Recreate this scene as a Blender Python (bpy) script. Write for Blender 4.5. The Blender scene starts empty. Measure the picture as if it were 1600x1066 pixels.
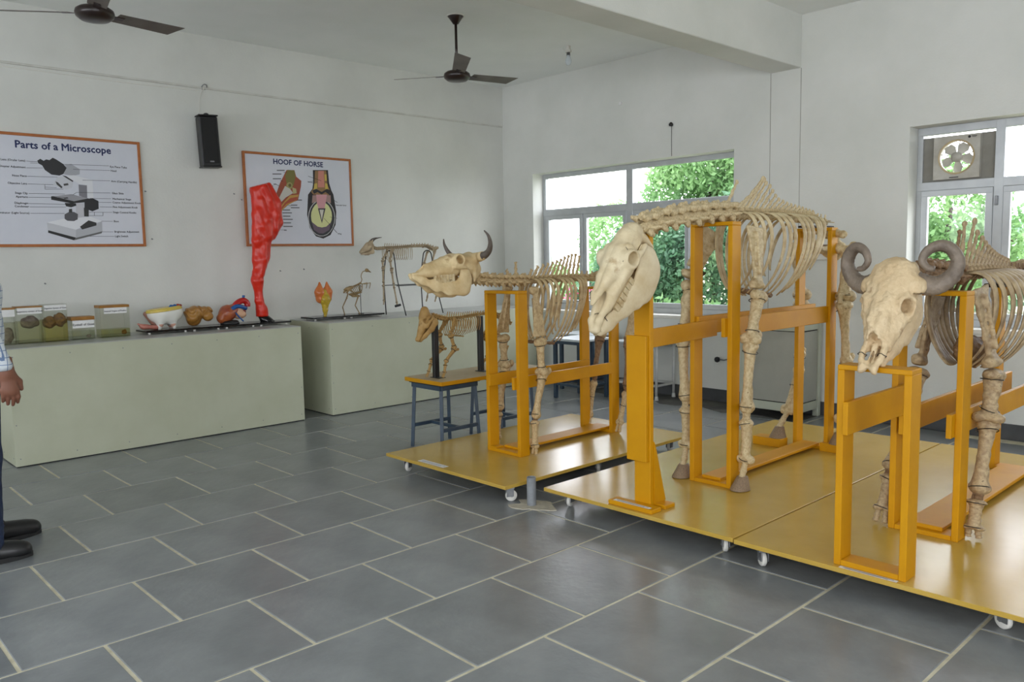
import bpy, math, random
import numpy as np
from mathutils import Vector, Matrix
random.seed(7); rng = np.random.default_rng(7)
SC = bpy.context.scene
COL = SC.collection
# ------------------------------------------------------------------ camera
YAW, PIT, ROL = math.radians(-46.8086), math.radians(-5.8572), math.radians(-1.1086)
fw = Vector((math.sin(YAW)*math.cos(PIT), math.cos(YAW)*math.cos(PIT), math.sin(PIT)))
rt = Vector((math.cos(YAW), -math.sin(YAW), 0)); up = rt.cross(fw)
r2 = rt*math.cos(ROL)+up*math.sin(ROL); u2 = up*math.cos(ROL)-rt*math.sin(ROL)
cd = bpy.data.cameras.new('camera'); cam = bpy.data.objects.new('camera', cd); COL.objects.link(cam)
cd.sensor_width = 36; cd.lens = 1267.49*36/1600; cd.clip_start = .05; cd.clip_end = 200
cam.matrix_world = Matrix(((r2.x,u2.x,-fw.x,0),(r2.y,u2.y,-fw.y,0),(r2.z,u2.z,-fw.z,1.4),(0,0,0,1)))
SC.camera = cam
# ------------------------------------------------------------------ light
SKY, FLASH, EXPO = 6.8, 58.0, 0.0
w = bpy.data.worlds.new('overcast_sky'); SC.world = w; w.use_nodes = True
bg = w.node_tree.nodes['Background']; bg.inputs[0].default_value = (.925,.955,1.03,1); bg.inputs[1].default_value = SKY
SC.view_settings.view_transform = 'Standard'; SC.view_settings.look = 'None'
SC.view_settings.exposure = EXPO; SC.view_settings.gamma = 1; SC.view_settings.use_curve_mapping = False
SC.cycles.use_denoising = True; SC.cycles.max_bounces = 10; SC.cycles.diffuse_bounces = 6; SC.cycles.transparent_max_bounces = 24
SC.cycles.sample_clamp_indirect = 6; SC.cycles.caustics_reflective = False; SC.cycles.caustics_refractive = False
def add_light(name, kind, loc, energy, size=None, rot=None, color=(1,1,1), portal=False):
    l = bpy.data.lights.new(name, kind); l.energy = energy; l.color = color
    o = bpy.data.objects.new(name, l); COL.objects.link(o); o.location = loc
    if kind == 'AREA':
        l.shape = 'RECTANGLE'; l.size, l.size_y = size; o.rotation_euler = rot
        if portal: l.cycles.is_portal = True
    elif size: l.shadow_soft_size = size
    return o
XW, YW, ZC = -7.18, 6.65, 3.387          # poster wall, window wall, ceiling
XR, YF = 5.0, -4.6                       # walls behind the camera
WZ0, WZ1 = .80, 2.347                    # window opening heights
W1 = (-6.687, -4.08); W2 = (-2.54, .06)  # window wall openings (x ranges)
W3 = (-6.2, 4.4); W4 = (-4.0, 3.0)        # unseen fill-light openings behind the camera: front wall (x), right wall (y)
add_light('flash', 'POINT', (0.0,0.0,1.60), FLASH, .04, color=(1,.98,.95))
hp = math.pi/2
for nm, c, sx, rot in (('portal_a', ((W1[0]+W1[1])/2, YW+.27, 1.575), W1[1]-W1[0], (-hp,0,0)), ('portal_b', ((W2[0]+W2[1])/2, YW+.27, 1.575), W2[1]-W2[0], (-hp,0,0)),
                       ('portal_c', ((W3[0]+W3[1])/2, YF-.25, 1.575), W3[1]-W3[0], (hp,0,0)), ('portal_d', (XR+.25, (W4[0]+W4[1])/2, 1.575), W4[1]-W4[0], (hp,0,hp))):
    add_light(nm, 'AREA', c, 1, (sx, WZ1-WZ0), rot, portal=True)
# ------------------------------------------------------------------ helpers
def wm(o):
    return (wm(o.parent) @ o.matrix_basis) if o.parent else o.matrix_basis.copy()
def put(o, parent=None, M=None):
    COL.objects.link(o)
    if M is None: M = Matrix()
    if parent:
        o.parent = parent; o.matrix_basis = wm(parent).inverted() @ M
    else: o.matrix_basis = M
    return o
def tag(o, label=None, cat=None, group=None, kind=None):
    if label: o['label'] = label
    if cat: o['category'] = cat
    if group: o['group'] = group
    if kind: o['kind'] = kind
    return o
def empty(name, loc, label=None, cat=None, group=None, kind=None):
    o = bpy.data.objects.new(name, None); o.empty_display_size = .1
    put(o, None, Matrix.Translation(loc)); return tag(o, label, cat, group, kind)
def mesh(name, V, F, mat=None, smooth=False):
    me = bpy.data.meshes.new(name)
    me.from_pydata([tuple(map(float, v)) for v in V], [], [tuple(map(int, f)) for f in F])
    if smooth: me.polygons.foreach_set('use_smooth', [True]*len(me.polygons))
    if mat: me.materials.append(mat)
    me.update(); return me
def inst(name, me, parent=None, M=None, mat=None):
    o = bpy.data.objects.new(name, me)
    put(o, parent, M)
    if mat:
        o.material_slots[0].link = 'OBJECT'; o.material_slots[0].material = mat
    return o
class B:
    def __init__(s): s.V=[]; s.F=[]
    def add(s, V, F):
        n=len(s.V); s.V += [tuple(v) for v in V]; s.F += [tuple(i+n for i in f) for f in F]; return s
    def box(s, x0,x1,y0,y1,z0,z1, b=0.0, M=None):
        x0,x1=min(x0,x1),max(x0,x1); y0,y1=min(y0,y1),max(y0,y1); z0,z1=min(z0,z1),max(z0,z1)
        if b<=0:
            V=[(x,y,z) for x in(x0,x1) for y in(y0,y1) for z in(z0,z1)]
            F=[(0,1,3,2),(4,6,7,5),(0,4,5,1),(2,3,7,6),(0,2,6,4),(1,5,7,3)]
        else:
            V=[];idx={}
            lo=(x0,y0,z0);hi=(x1,y1,z1)
            for sx in(0,1):
                for sy in(0,1):
                    for sz in(0,1):
                        c=[hi[0] if sx else lo[0],hi[1] if sy else lo[1],hi[2] if sz else lo[2]]
                        for ax in range(3):
                            p=list(c)
                            for k,sg in enumerate((sx,sy,sz)):
                                if k!=ax: p[k]+= -b if sg else b
                            idx[(sx,sy,sz,ax)]=len(V);V.append(tuple(p))
            F=[]
            def q(ax,s0):
                o=[k for k in range(3) if k!=ax]; r=[]
                for a,c in((0,0),(1,0),(1,1),(0,1)):
                    k=[0,0,0];k[ax]=s0;k[o[0]]=a;k[o[1]]=c;r.append(idx[(*k,ax)])
                fl=(s0==1)
                if ax==1: fl=not fl
                F.append(tuple(r) if fl else tuple(r[::-1]))
            for ax in range(3): q(ax,0);q(ax,1)
            for ax in range(3):   # edges along ax
                o=[k for k in range(3) if k!=ax]
                for a in(0,1):
                    for c in(0,1):
                        k0=[0,0,0];k0[o[0]]=a;k0[o[1]]=c;k1=list(k0);k1[ax]=1
                        f=[idx[(*k0,o[0])],idx[(*k1,o[0])],idx[(*k1,o[1])],idx[(*k0,o[1])]]
                        F.append(tuple(f))
            for sx in(0,1):
                for sy in(0,1):
                    for sz in(0,1): F.append((idx[(sx,sy,sz,0)],idx[(sx,sy,sz,1)],idx[(sx,sy,sz,2)]))
            cx=Vector(((x0+x1)/2,(y0+y1)/2,(z0+z1)/2)); G=[]
            for f in F:
                a,b_,c_=Vector(V[f[0]]),Vector(V[f[1]]),Vector(V[f[2]])
                n=(b_-a).cross(c_-a); m=sum((Vector(V[i]) for i in f),Vector())/len(f)-cx
                G.append(f if n.dot(m)>0 else f[::-1])
            F=G
        if M is not None: V=[tuple(M@Vector(v)) for v in V]
        return s.add(V,F)
    def tube(s, path, rad, n=10, wide=None, flat=1.0, cap=True):
        """sweep; wide = preferred wide direction, flat = thickness ratio across it"""
        P=[Vector(p) for p in path]; m=len(P)
        R=rad if isinstance(rad,(list,tuple)) else [rad]*m
        V=[];F=[]; prev=None
        for i in range(m):
            t=(P[min(i+1,m-1)]-P[max(i-1,0)]).normalized()
            if wide is not None: a=Vector(wide)-t*t.dot(Vector(wide))
            else:
                a=prev-t*t.dot(prev) if prev is not None else (Vector((0,0,1)).cross(t) if abs(t.z)<.9 else Vector((1,0,0)).cross(t))
            if a.length<1e-6: a=t.orthogonal()
            a.normalize(); prev=a; b=t.cross(a)
            for k in range(n):
                an=2*math.pi*k/n
                V.append(P[i]+a*(R[i]*math.cos(an))+b*(R[i]*flat*math.sin(an)))
        for i in range(m-1):
            for k in range(n):
                k2=(k+1)%n; F.append((i*n+k,i*n+k2,(i+1)*n+k2,(i+1)*n+k))
        if cap: F.append(tuple(range(n))[::-1]); F.append(tuple((m-1)*n+k for k in range(n)))
        return s.add(V,F)
    def cyl(s,a,b,r,r2=None,n=16): return s.tube([a,b],[r,r if r2 is None else r2],n)
    def lathe(s, prof, c=(0,0,0), n=24, M=None):
        V=[];F=[];m=len(prof)
        for r,z in prof:
            for k in range(n):
                an=2*math.pi*k/n; V.append(Vector((c[0]+r*math.cos(an),c[1]+r*math.sin(an),c[2]+z)))
        for i in range(m-1):
            for k in range(n):
                k2=(k+1)%n; F.append((i*n+k,i*n+k2,(i+1)*n+k2,(i+1)*n+k))
        F.append(tuple(range(n))[::-1]); F.append(tuple((m-1)*n+k for k in range(n)))
        if M is not None: V=[M@v for v in V]
        return s.add(V,F)
    def prism(s, pts, axis, a, b):
        """polygon in the plane normal to axis, extruded a..b"""
        n=len(pts)
        def mk(p,d):
            if axis=='x': return (d,p[0],p[1])
            if axis=='y': return (p[0],d,p[1])
            return (p[0],p[1],d)
        V=[mk(p,a) for p in pts]+[mk(p,b) for p in pts]
        F=[tuple(range(n))[::-1],tuple(range(n,2*n))]+[(i,(i+1)%n,n+(i+1)%n,n+i) for i in range(n)]
        return s.add(V,F)
    def obj(s, name, mat, parent=None, smooth=False, at=None):
        A=np.array([tuple(v) for v in s.V],dtype=float)
        if at is None: at=((A[:,0].min()+A[:,0].max())/2,(A[:,1].min()+A[:,1].max())/2,A[:,2].min())
        me=mesh(name,A-np.array(at),s.F,mat,smooth)
        return inst(name,me,parent,Matrix.Translation(at))
def box(name, mat, parent, x0,x1,y0,y1,z0,z1, b=.002): return B().box(x0,x1,y0,y1,z0,z1,b).obj(name,mat,parent)
# ------------------------------------------------------------------ materials
def srgb(*c):
    return tuple(((v/255)/12.92 if v/255<=.04045 else ((v/255+.055)/1.055)**2.4) for v in c)
def mat(name, c1, c2=None, rough=.6, scale=8, detail=4, bump=0, bscale=None, metal=0, contrast=(.35,.65), spec=.5, coord='Object', rand=0, c3=None, stretch=None, coat=0):
    m=bpy.data.materials.new(name); m.use_nodes=True; nt=m.node_tree; N=nt.nodes; L=nt.links
    p=N['Principled BSDF']; p.inputs['Roughness'].default_value=rough; p.inputs['Metallic'].default_value=metal
    p.inputs['Specular IOR Level'].default_value=spec; p.inputs['Coat Weight'].default_value=coat
    p.inputs['Base Color'].default_value=(*c1,1)
    tc=N.new('ShaderNodeTexCoord'); src=tc.outputs[coord]
    if stretch:
        mp=N.new('ShaderNodeMapping'); mp.inputs['Scale'].default_value=stretch; L.new(src,mp.inputs[0]); src=mp.outputs[0]
    if c2 is not None:
        no=N.new('ShaderNodeTexNoise'); no.inputs['Scale'].default_value=scale; no.inputs['Detail'].default_value=detail; no.inputs['Roughness'].default_value=.6
        L.new(src,no.inputs['Vector'])
        rp=N.new('ShaderNodeValToRGB'); rp.color_ramp.elements[0].position=contrast[0]; rp.color_ramp.elements[1].position=contrast[1]
        rp.color_ramp.elements[0].color=(*c1,1); rp.color_ramp.elements[1].color=(*c2,1)
        if c3 is not None:
            e=rp.color_ramp.elements.new(min(.98,contrast[1]+.12)); e.color=(*c3,1)
        L.new(no.outputs['Fac'],rp.inputs[0]); out=rp.outputs[0]
        if rand:
            oi=N.new('ShaderNodeObjectInfo'); hs=N.new('ShaderNodeHueSaturation'); mr=N.new('ShaderNodeMapRange')
            mr.inputs['To Min'].default_value=1-rand; mr.inputs['To Max'].default_value=1+rand
            L.new(oi.outputs['Random'],mr.inputs['Value']); L.new(mr.outputs[0],hs.inputs['Value']); L.new(out,hs.inputs['Color']); out=hs.outputs[0]
        L.new(out,p.inputs['Base Color'])
    if bump:
        nb=N.new('ShaderNodeTexNoise'); nb.inputs['Scale'].default_value=bscale or scale*4; nb.inputs['Detail'].default_value=3
        L.new(src,nb.inputs['Vector']); bn=N.new('ShaderNodeBump'); bn.inputs['Strength'].default_value=bump; bn.inputs['Distance'].default_value=.01
        L.new(nb.outputs['Fac'],bn.inputs['Height']); L.new(bn.outputs[0],p.inputs['Normal'])
    return m
def glassy(name, tint=(1,1,1), refl=.08):
    m=bpy.data.materials.new(name); m.use_nodes=True; nt=m.node_tree; N=nt.nodes; L=nt.links
    N.remove(N['Principled BSDF']); out=N['Material Output']
    t=N.new('ShaderNodeBsdfTransparent'); t.inputs[0].default_value=(*tint,1)
    g=N.new('ShaderNodeBsdfGlossy'); g.inputs['Roughness'].default_value=.03
    fr=N.new('ShaderNodeFresnel'); fr.inputs[0].default_value=1.45
    ge=N.new('ShaderNodeNewGeometry'); mt=N.new('ShaderNodeMath'); mt.operation='SUBTRACT'; mt.use_clamp=True; L.new(fr.outputs[0],mt.inputs[0]); L.new(ge.outputs['Backfacing'],mt.inputs[1])
    mx=N.new('ShaderNodeMixShader'); L.new(mt.outputs[0],mx.inputs[0]); L.new(t.outputs[0],mx.inputs[1]); L.new(g.outputs[0],mx.inputs[2]); L.new(mx.outputs[0],out.inputs[0])
    return m
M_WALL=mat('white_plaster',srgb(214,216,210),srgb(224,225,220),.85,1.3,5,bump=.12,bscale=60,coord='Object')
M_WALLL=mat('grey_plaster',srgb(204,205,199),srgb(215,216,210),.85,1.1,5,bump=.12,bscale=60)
M_CEIL=mat('ceiling_paint',srgb(232,235,232),srgb(238,240,238),.9,1.5,4,bump=.1,bscale=50)
M_TILE=mat('slate_tile',srgb(114,118,120),srgb(142,146,147),.28,3.2,7,bump=.12,bscale=26,rand=.09,contrast=(.3,.72),spec=.45)
M_GROUT=mat('cream_grout',srgb(222,216,192),srgb(200,193,168),.9,14,4,bump=.2)
M_SKIRT=mat('dark_skirting',srgb(84,86,88),srgb(66,68,70),.6,5,5)
M_OCH=mat('ochre_paint',srgb(204,146,6),srgb(192,134,4),.5,5,5,bump=.05,bscale=40,contrast=(.3,.7),spec=.25)
M_OCHTOP=mat('ochre_deck',srgb(184,151,62),srgb(196,163,78),.23,3,7,bump=.03,bscale=18,contrast=(.35,.7),c3=srgb(176,128,30))
M_ALU=mat('aluminium_frame',srgb(198,202,204),srgb(186,190,193),.38,6,3,metal=.35)
M_GLASS=glassy('window_glass')
M_COUNTER=mat('cream_laminate',srgb(180,183,158),srgb(187,190,167),.5,3,5)
M_CTOP=mat('grey_laminate',srgb(176,178,174),srgb(160,162,160),.3,5,4)
M_BLACK=mat('black_plastic',srgb(22,22,23),srgb(30,30,31),.4,20)
M_DARKGAP=mat('gap_black',srgb(18,18,18),None,.7)  # flat black standing in for the shade in narrow gaps
M_WHITEP=mat('white_plastic',srgb(228,226,218),srgb(215,213,205),.45,10)
M_STEEL=mat('dull_steel',srgb(150,152,154),srgb(120,122,125),.4,12,metal=.7)
M_WIRE=mat('black_wire',srgb(24,20,18),None,.5)
M_PAPER=mat('white_paper',srgb(226,226,224),srgb(216,216,214),.8,30)
M_INK=mat('black_ink',srgb(34,34,38),None,.8)
M_BLUEP=mat('blue_grey_paint',srgb(58,76,92),srgb(46,62,78),.45,8,4)
M_BROWN=mat('brown_enamel',srgb(44,28,22),srgb(34,22,18),.3,9,4)
M_BLADE=mat('dusty_blade',srgb(84,74,66),srgb(104,96,88),.5,6,5)
# ------------------------------------------------------------------ structure
floor=B().box(XW-.2,XR+.2,YF-.2,YW+.2,-.12,-.004).obj('floor',M_GROUT); floor['kind']='structure'
D=.5554; tile_me=None; nt_=0
c0=-5.928
roff={0:1.681,1:1.403,2:1.686,3:1.422,4:1.70,5:1.975,6:2.282,7:2.608,8:2.94,-1:1.41,-2:1.68,9:3.22,10:2.95,11:3.25,12:2.97,13:3.2,14:2.9}
DY=.560
tb=B().box(-(D-.013)/2,(D-.013)/2,-(DY-.013)/2,(DY-.013)/2,-.02,0,.0025)
tile_me=mesh('tile',tb.V,tb.F,M_TILE)
rest=B()
for k in range(-2,21):
    xc=c0+(k+.5)*D
    if xc>XR: break
    y=roff.get(k,3.0+.28*(k%2))-15*DY
    while y<YW+.3:
        yc=y+DY/2; y+=DY
        if yc<YF-.1 or yc>YW+.1: continue
        if k==-2 and xc-D/2<XW-.1 and yc<3.3: continue
        if xc>1.2 or yc<-.6: rest.box(xc-(D-.013)/2,xc+(D-.013)/2,yc-(DY-.013)/2,yc+(DY-.013)/2,-.02,-.0006,.0025); continue
        inst('tile',tile_me,floor,Matrix.Translation((xc,yc,random.uniform(-.0012,0))))
o=rest.obj('tiles_behind',M_TILE,floor); o['kind']='stuff'
ceil=B().box(XW-.2,XR+.2,YF-.2,YW+.2,ZC,ZC+.15).obj('ceiling',M_CEIL); ceil['kind']='structure'
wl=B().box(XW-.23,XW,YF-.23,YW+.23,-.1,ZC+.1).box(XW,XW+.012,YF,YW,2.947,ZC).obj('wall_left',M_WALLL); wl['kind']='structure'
def holed(axis, lo, hi, t0, t1, holes, name, m):
    b=B(); xs=lo
    def bx(a,c,z0,z1):
        if axis=='x': b.box(a,c,t0,t1,z0,z1)
        else: b.box(t0,t1,a,c,z0,z1)
    for h0,h1 in holes:
        bx(xs,h0,-.1,ZC+.1); bx(h0,h1,-.1,WZ0); bx(h0,h1,WZ1,ZC+.1); xs=h1
    bx(xs,hi,-.1,ZC+.1)
    o=b.obj(name,m); o['kind']='structure'; return o
holed('x',XW,XR+.23,YW,YW+.23,[W1,W2],'wall_back',M_WALL)
holed('x',XW,XR+.23,YF-.23,YF,[W3],'wall_front',M_WALL)
holed('y',YF,YW,XR,XR+.23,[W4],'wall_right',M_WALL)
# beam across the ceiling with its flush column line
bm_=B().box(-3.72,-3.442,YF,YW,2.953,ZC+.02,.006).obj('trim_1',M_WALL); bm_['kind']='structure'
b=B().box(-3.7235,-3.7185,YW-.0015,YW+.01,0,2.953).box(-3.4435,-3.4385,YW-.0015,YW+.01,0,2.953)
tag(b.obj('trim_2',mat('crack_grey',srgb(168,166,158),srgb(140,138,130),.9,3)),kind='structure')
b=B()
for xa,xb in((-7.16,-3.75),(-3.75,2.5)): b.box(xa,xb,YW-.014,YW+.01,0,.118,.003)
tag(b.obj('baseboard_back',M_SKIRT),kind='structure')
tag(B().box(XW-.01,XW+.014,YF,YW,0,.118,.003).obj('baseboard_left',M_SKIRT),kind='structure')
# worn cement strip along the foot of the window wall
M_CEM=mat('worn_cement',srgb(104,102,96),srgb(72,72,70),.85,4,7,bump=.2,contrast=(.35,.6))
pts=[]
for i in range(15):
    x=-5.6+i*.17; pts.append((x,6.25+.06*math.sin(i*1.7)+.03*math.sin(i*4.1)))
b=B().prism(pts+[(-3.2,6.645),(-5.6,6.645)],'z',-.003,.0015)
tag(b.obj('trim_3',M_CEM),kind='structure')
# ---- windows
FY0,FY1=6.815,6.865
def bar(parent,x0,x1,z0,z1,name='frame_bar',y0=FY0,y1=FY1):
    if x1-x0>z1-z0: y0-=.0015; y1-=.0015
    if name=='mullion': y0-=.003; y1+=.003
    return box(name,M_ALU,parent,x0,x1,y0,y1,z0,z1,.003)
def pane(parent,x0,x1,z0,z1): return box('pane',M_GLASS,parent,x0,x1,6.838,6.843,z0,z1,0)
win=empty('window_1',(sum(W1)/2,6.84,WZ0),kind='structure')
x0,x1=W1
bar(win,x0,x0+.045,WZ0,WZ1);bar(win,x1-.045,x1,WZ0,WZ1);bar(win,x0,x1,WZ1-.05,WZ1);bar(win,x0,x1,WZ0,WZ0+.06)
for z in (1.868,): bar(win,x0,x1,z,z+.078,'transom')
bar(win,-5.46,-5.375,WZ0,WZ1,'mullion');
for a,c in((-6.64,-5.46),(-5.375,-4.12)): pane(win,a,c,1.946,WZ1-.05)
def sash(x0,x1,z0,z1,dy=0):
    s=empty('sash',((x0+x1)/2,6.84,z0)); s.parent=win; s.matrix_basis=wm(win).inverted()@Matrix.Translation(((x0+x1)/2,6.84,z0))
    for a in((x0,x0+.05,z0,z1),(x1-.05,x1,z0,z1),(x0,x1,z0,z0+.05),(x0,x1,z1-.045,z1)): bar(s,*a,'stile',FY0-.012+dy,FY1-.02+dy)
    pane(s,x0+.05,x1-.05,z0+.05,z1-.045)
sash(-6.64,-6.07,.86,1.868); sash(-6.07,-5.46,.86,1.868,.01); sash(-5.375,-4.66,.86,1.868,.01); sash(-4.72,-4.125,.86,1.868)
box('sill',M_WHITEP,win,x0,x1,YW-.03,FY0,WZ0-.03,WZ0+.004,.004)
win2=empty('window_2',(sum(W2)/2,6.84,WZ0),kind='structure'); win=win2
x0,x1=W2
bar(win,x0,x0+.04,WZ0,WZ1);bar(win,x1-.045,x1,WZ0,WZ1);bar(win,x0,x1,WZ1-.06,WZ1);bar(win,x0,x1,WZ0,WZ0+.06)
bar(win,x0,x1,1.858,1.925,'transom')
bar(win,-1.99,-1.925,WZ0,WZ1,'mullion'); bar(win,-.65,-.58,WZ0,WZ1,'mullion')
sash(-2.50,-1.99,.86,1.858); sash(-1.925,-.65,.86,1.858,.01); sash(-.58,.015,.86,1.858)
pane(win,-1.925,-.65,1.925,2.287); pane(win,-.58,.015,1.925,2.287)
M_BOARD=mat('dusty_board',srgb(150,148,140),srgb(120,118,110),.8,5,6,contrast=(.3,.75))
# board round the exhaust fan, with a square hole
fx0,fx1,fz0,fz1=-2.40,-2.10,1.955,2.25
for a in((-2.5,fx0,1.925,2.268),(fx1,-1.99,1.925,2.268),(fx0,fx1,1.925,fz0),(fx0,fx1,fz1,2.268)): box('infill_board',M_BOARD,win,a[0],a[1],6.835,6.843,a[2],a[3],0)
for z in(1.3,1.72): box('latch',M_STEEL,win,-1.975,-1.955,6.79,6.815,z,z+.07,.003)
box('sill',M_WHITEP,win,x0,x1,YW-.03,FY0,WZ0-.03,WZ0+.004,.004)
# windows behind the camera (unseen, opened and sized as fill light for the room)
for nm,hole,ax in(('fill_window_3',W3,'y'),('fill_window_4',W4,'x')):
    h0,h1=hole
    wn=empty(nm,((h0+h1)/2,YF-.1,WZ0) if ax=='y' else (XR+.1,(h0+h1)/2,WZ0),kind='structure')
    for a in((h0,h0+.05,WZ0,WZ1),(h1-.05,h1,WZ0,WZ1),((h0+h1)/2-.03,(h0+h1)/2+.03,WZ0,WZ1),(h0,h1,WZ0,WZ0+.05),(h0,h1,WZ1-.05,WZ1)):
        if ax=='y': box('frame_bar',M_ALU,wn,a[0],a[1],YF-.12,YF-.08,a[2],a[3],.003)
        else: box('frame_bar',M_ALU,wn,XR+.08,XR+.12,a[0],a[1],a[2],a[3],.003)
# ------------------------------------------------------------------ signed-distance modelling -> mesh (surface nets)
def surfnet(F,lo,h):
    s=F<0; nx,ny,nz=F.shape
    c=np.zeros((nx-1,ny-1,nz-1),np.int8)
    for i in(0,1):
        for j in(0,1):
            for k in(0,1): c+=s[i:nx-1+i,j:ny-1+j,k:nz-1+k]
    act=(c>0)&(c<8); I=np.argwhere(act); n=len(I)
    idx=-np.ones(act.shape,np.int64); idx[act]=np.arange(n)
    acc=np.zeros((n,3)); cnt=np.zeros((n,1))
    for ax in range(3):
        o=[k for k in range(3) if k!=ax]
        for a in(0,1):
            for b_ in(0,1):
                p0=np.zeros(3,int); p0[o[0]]=a; p0[o[1]]=b_; p1=p0.copy(); p1[ax]=1
                A=F[tuple((I+p0).T)]; C=F[tuple((I+p1).T)]
                m=(A<0)!=(C<0); t=np.where(m,A/np.where(m,A-C,1),0)
                P=np.repeat(p0[None].astype(float),n,0); P[:,ax]+=t
                acc+=P*m[:,None]; cnt+=m[:,None]
    V=np.array(lo)+(I+acc/np.maximum(cnt,1))*h
    Q=[]
    for ax in range(3):
        u,v=(ax+1)%3,(ax+2)%3
        sl0=[slice(1,-1)]*3; sl1=[slice(1,-1)]*3
        sl0[ax]=slice(0,-1); sl1[ax]=slice(1,None)
        a=s[tuple(sl0)]; b_=s[tuple(sl1)]
        E=np.argwhere(a!=b_); 
        if not len(E): continue
        inside=a[tuple(E.T)]
        off=np.ones(3,int); off[ax]=0
        G=E+off
        def cell(du,dv):
            H=G.copy(); H[:,u]-=du; H[:,v]-=dv; return idx[tuple(H.T)]
        q=np.stack([cell(0,0),cell(1,0),cell(1,1),cell(0,1)],1)
        q[~inside]=q[~inside][:,::-1]
        Q.append(q)
    return V,np.concatenate(Q)
def sdf(name,fn,lo,hi,h,mat=None,smooth=1):
    lo=np.array(lo,float); hi=np.array(hi,float); n=np.ceil((hi-lo)/h).astype(int)+1
    g=[(lo[k]+np.arange(n[k])*h).astype(np.float32) for k in range(3)]
    X=g[0][:,None,None]; Y=g[1][None,:,None]; Z=g[2][None,None,:]
    F=np.broadcast_to(fn(X,Y,Z),tuple(n)).astype(np.float64).copy()
    for ax in range(3):
        for e in(0,-1):
            sl=[slice(None)]*3; sl[ax]=e; F[tuple(sl)]=np.maximum(F[tuple(sl)],h*.5)
    V,Q=surfnet(F,lo,h)
    for _ in range(smooth):     # one light laplacian pass
        S=np.zeros_like(V); C=np.zeros(len(V))
        for k in range(4):
            a=Q[:,k]; b_=Q[:,(k+1)%4]
            np.add.at(S,a,V[b_]); np.add.at(C,a,1); np.add.at(S,b_,V[a]); np.add.at(C,b_,1)
        V=V*.55+.45*S/np.maximum(C,1)[:,None]
    me=bpy.data.meshes.new(name)
    me.vertices.add(len(V)); me.vertices.foreach_set('co',V.astype(np.float32).ravel())
    me.loops.add(len(Q)*4); me.loops.foreach_set('vertex_index',Q.astype(np.int32).ravel())
    me.polygons.add(len(Q)); me.polygons.foreach_set('loop_start',np.arange(len(Q),dtype=np.int32)*4)
    me.polygons.foreach_set('use_smooth',np.ones(len(Q),bool))
    me.update(calc_edges=True)
    if mat: me.materials.append(mat)
    return me
def cap(X,Y,Z,a,b,r1,r2=None,n=None,k=1.0):
    """tapered capsule; squashed by k along axis n ('x','y','z')"""
    r2=r1 if r2 is None else r2
    a=np.array(a,float); b=np.array(b,float); ab=b-a; L2=max(float(ab@ab),1e-12)
    px,py,pz=X-a[0],Y-a[1],Z-a[2]
    t=np.clip((px*ab[0]+py*ab[1]+pz*ab[2])/L2,0,1)
    dx,dy,dz=px-t*ab[0],py-t*ab[1],pz-t*ab[2]
    if n=='x': dx=dx*k
    elif n=='y': dy=dy*k
    elif n=='z': dz=dz*k
    return (np.sqrt(dx*dx+dy*dy+dz*dz)-(r1+(r2-r1)*t))/(k if n and k>1 else 1)
def ell(X,Y,Z,c,r):
    k0=np.sqrt(((X-c[0])/r[0])**2+((Y-c[1])/r[1])**2+((Z-c[2])/r[2])**2)
    return (k0-1)*min(r)
def sph(X,Y,Z,c,r): return np.sqrt((X-c[0])**2+(Y-c[1])**2+(Z-c[2])**2)-r
def su(a,b,k):
    h=np.maximum(k-np.abs(a-b),0)/k; return np.minimum(a,b)-h*h*k*.25
def ss(a,b,k):
    h=np.maximum(k-np.abs(a+b),0)/k; return np.maximum(a,-b)+h*h*k*.25
def uni(k,*d):
    r=d[0]
    for e in d[1:]: r=su(r,e,k)
    return r
def wob(X,Y,Z,f,a): return a*(np.sin(f*X+1.3)*np.sin(f*1.13*Y+.7)*np.sin(f*.93*Z+2.1)+.5*np.sin(2.1*f*X+.2*f*Y)*np.sin(1.9*f*Z+.4*f*Y))
def pathcap(X,Y,Z,pts,rad,k,n=None,sq=1.0):
    r=None
    for i in range(len(pts)-1):
        d=cap(X,Y,Z,pts[i],pts[i+1],rad[i],rad[i+1],n,sq); r=d if r is None else su(r,d,k)
    return r
# ------------------------------------------------------------------ display counters
def counter(x0,x1,y0,y1,h,label):
    c=empty('display_counter',((x0+x1)/2,(y0+y1)/2,0),label,'counter')
    box('front_panel',M_COUNTER,c,x1-.018,x1,y0,y1,.008,h-.006,.001)
    box('end_panel',M_COUNTER,c,x0,x1-.018,y0,y0+.018,.008,h-.006,.001); box('end_panel',M_COUNTER,c,x0,x1-.018,y1-.018,y1,.008,h-.006,.001)
    box('back_panel',M_COUNTER,c,x0,x0+.012,y0+.018,y1-.018,.008,h-.006,.001)
    box('gap_slab',M_DARKGAP,c,x0+.02,x1-.006,y0+.006,y1-.006,0,.008,0)  # black slab put in for the shade under the panels
    box('top',M_CTOP,c,x0,x1+.002,y0-.002,y1+.002,h-.006,h,.001)
    b=B()
    n=7
    for i in range(n):
        y=y0+.03+(y1-y0-.06)*i/(n-1)
        for z in(.06,h-.06): b.cyl((x1-.002,y,z),(x1+.0015,y,z),.005,.004,8)
    for z in(.3,.55):
        for y in(y0+.02,y1-.02): b.cyl((x1-.002,y,z),(x1+.0015,y,z),.005,.004,8)
    for x in(x0+.15,(x0+x1)/2,x1-.06):
        for z in(.06,h-.06): b.cyl((x,y0+.002,z),(x,y0-.0015,z),.005,.004,8)
    b.obj('screws',M_STEEL,c)
    return c
CH1,CH2=.84,.85
counter(-7.14,-6.44,1.268,3.508,CH1,'long cream counter holding the specimen jars and red leg model')
counter(-7.14,-6.42,3.778,6.40,CH2,'cream counter holding the bird and goat skeletons')
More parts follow.
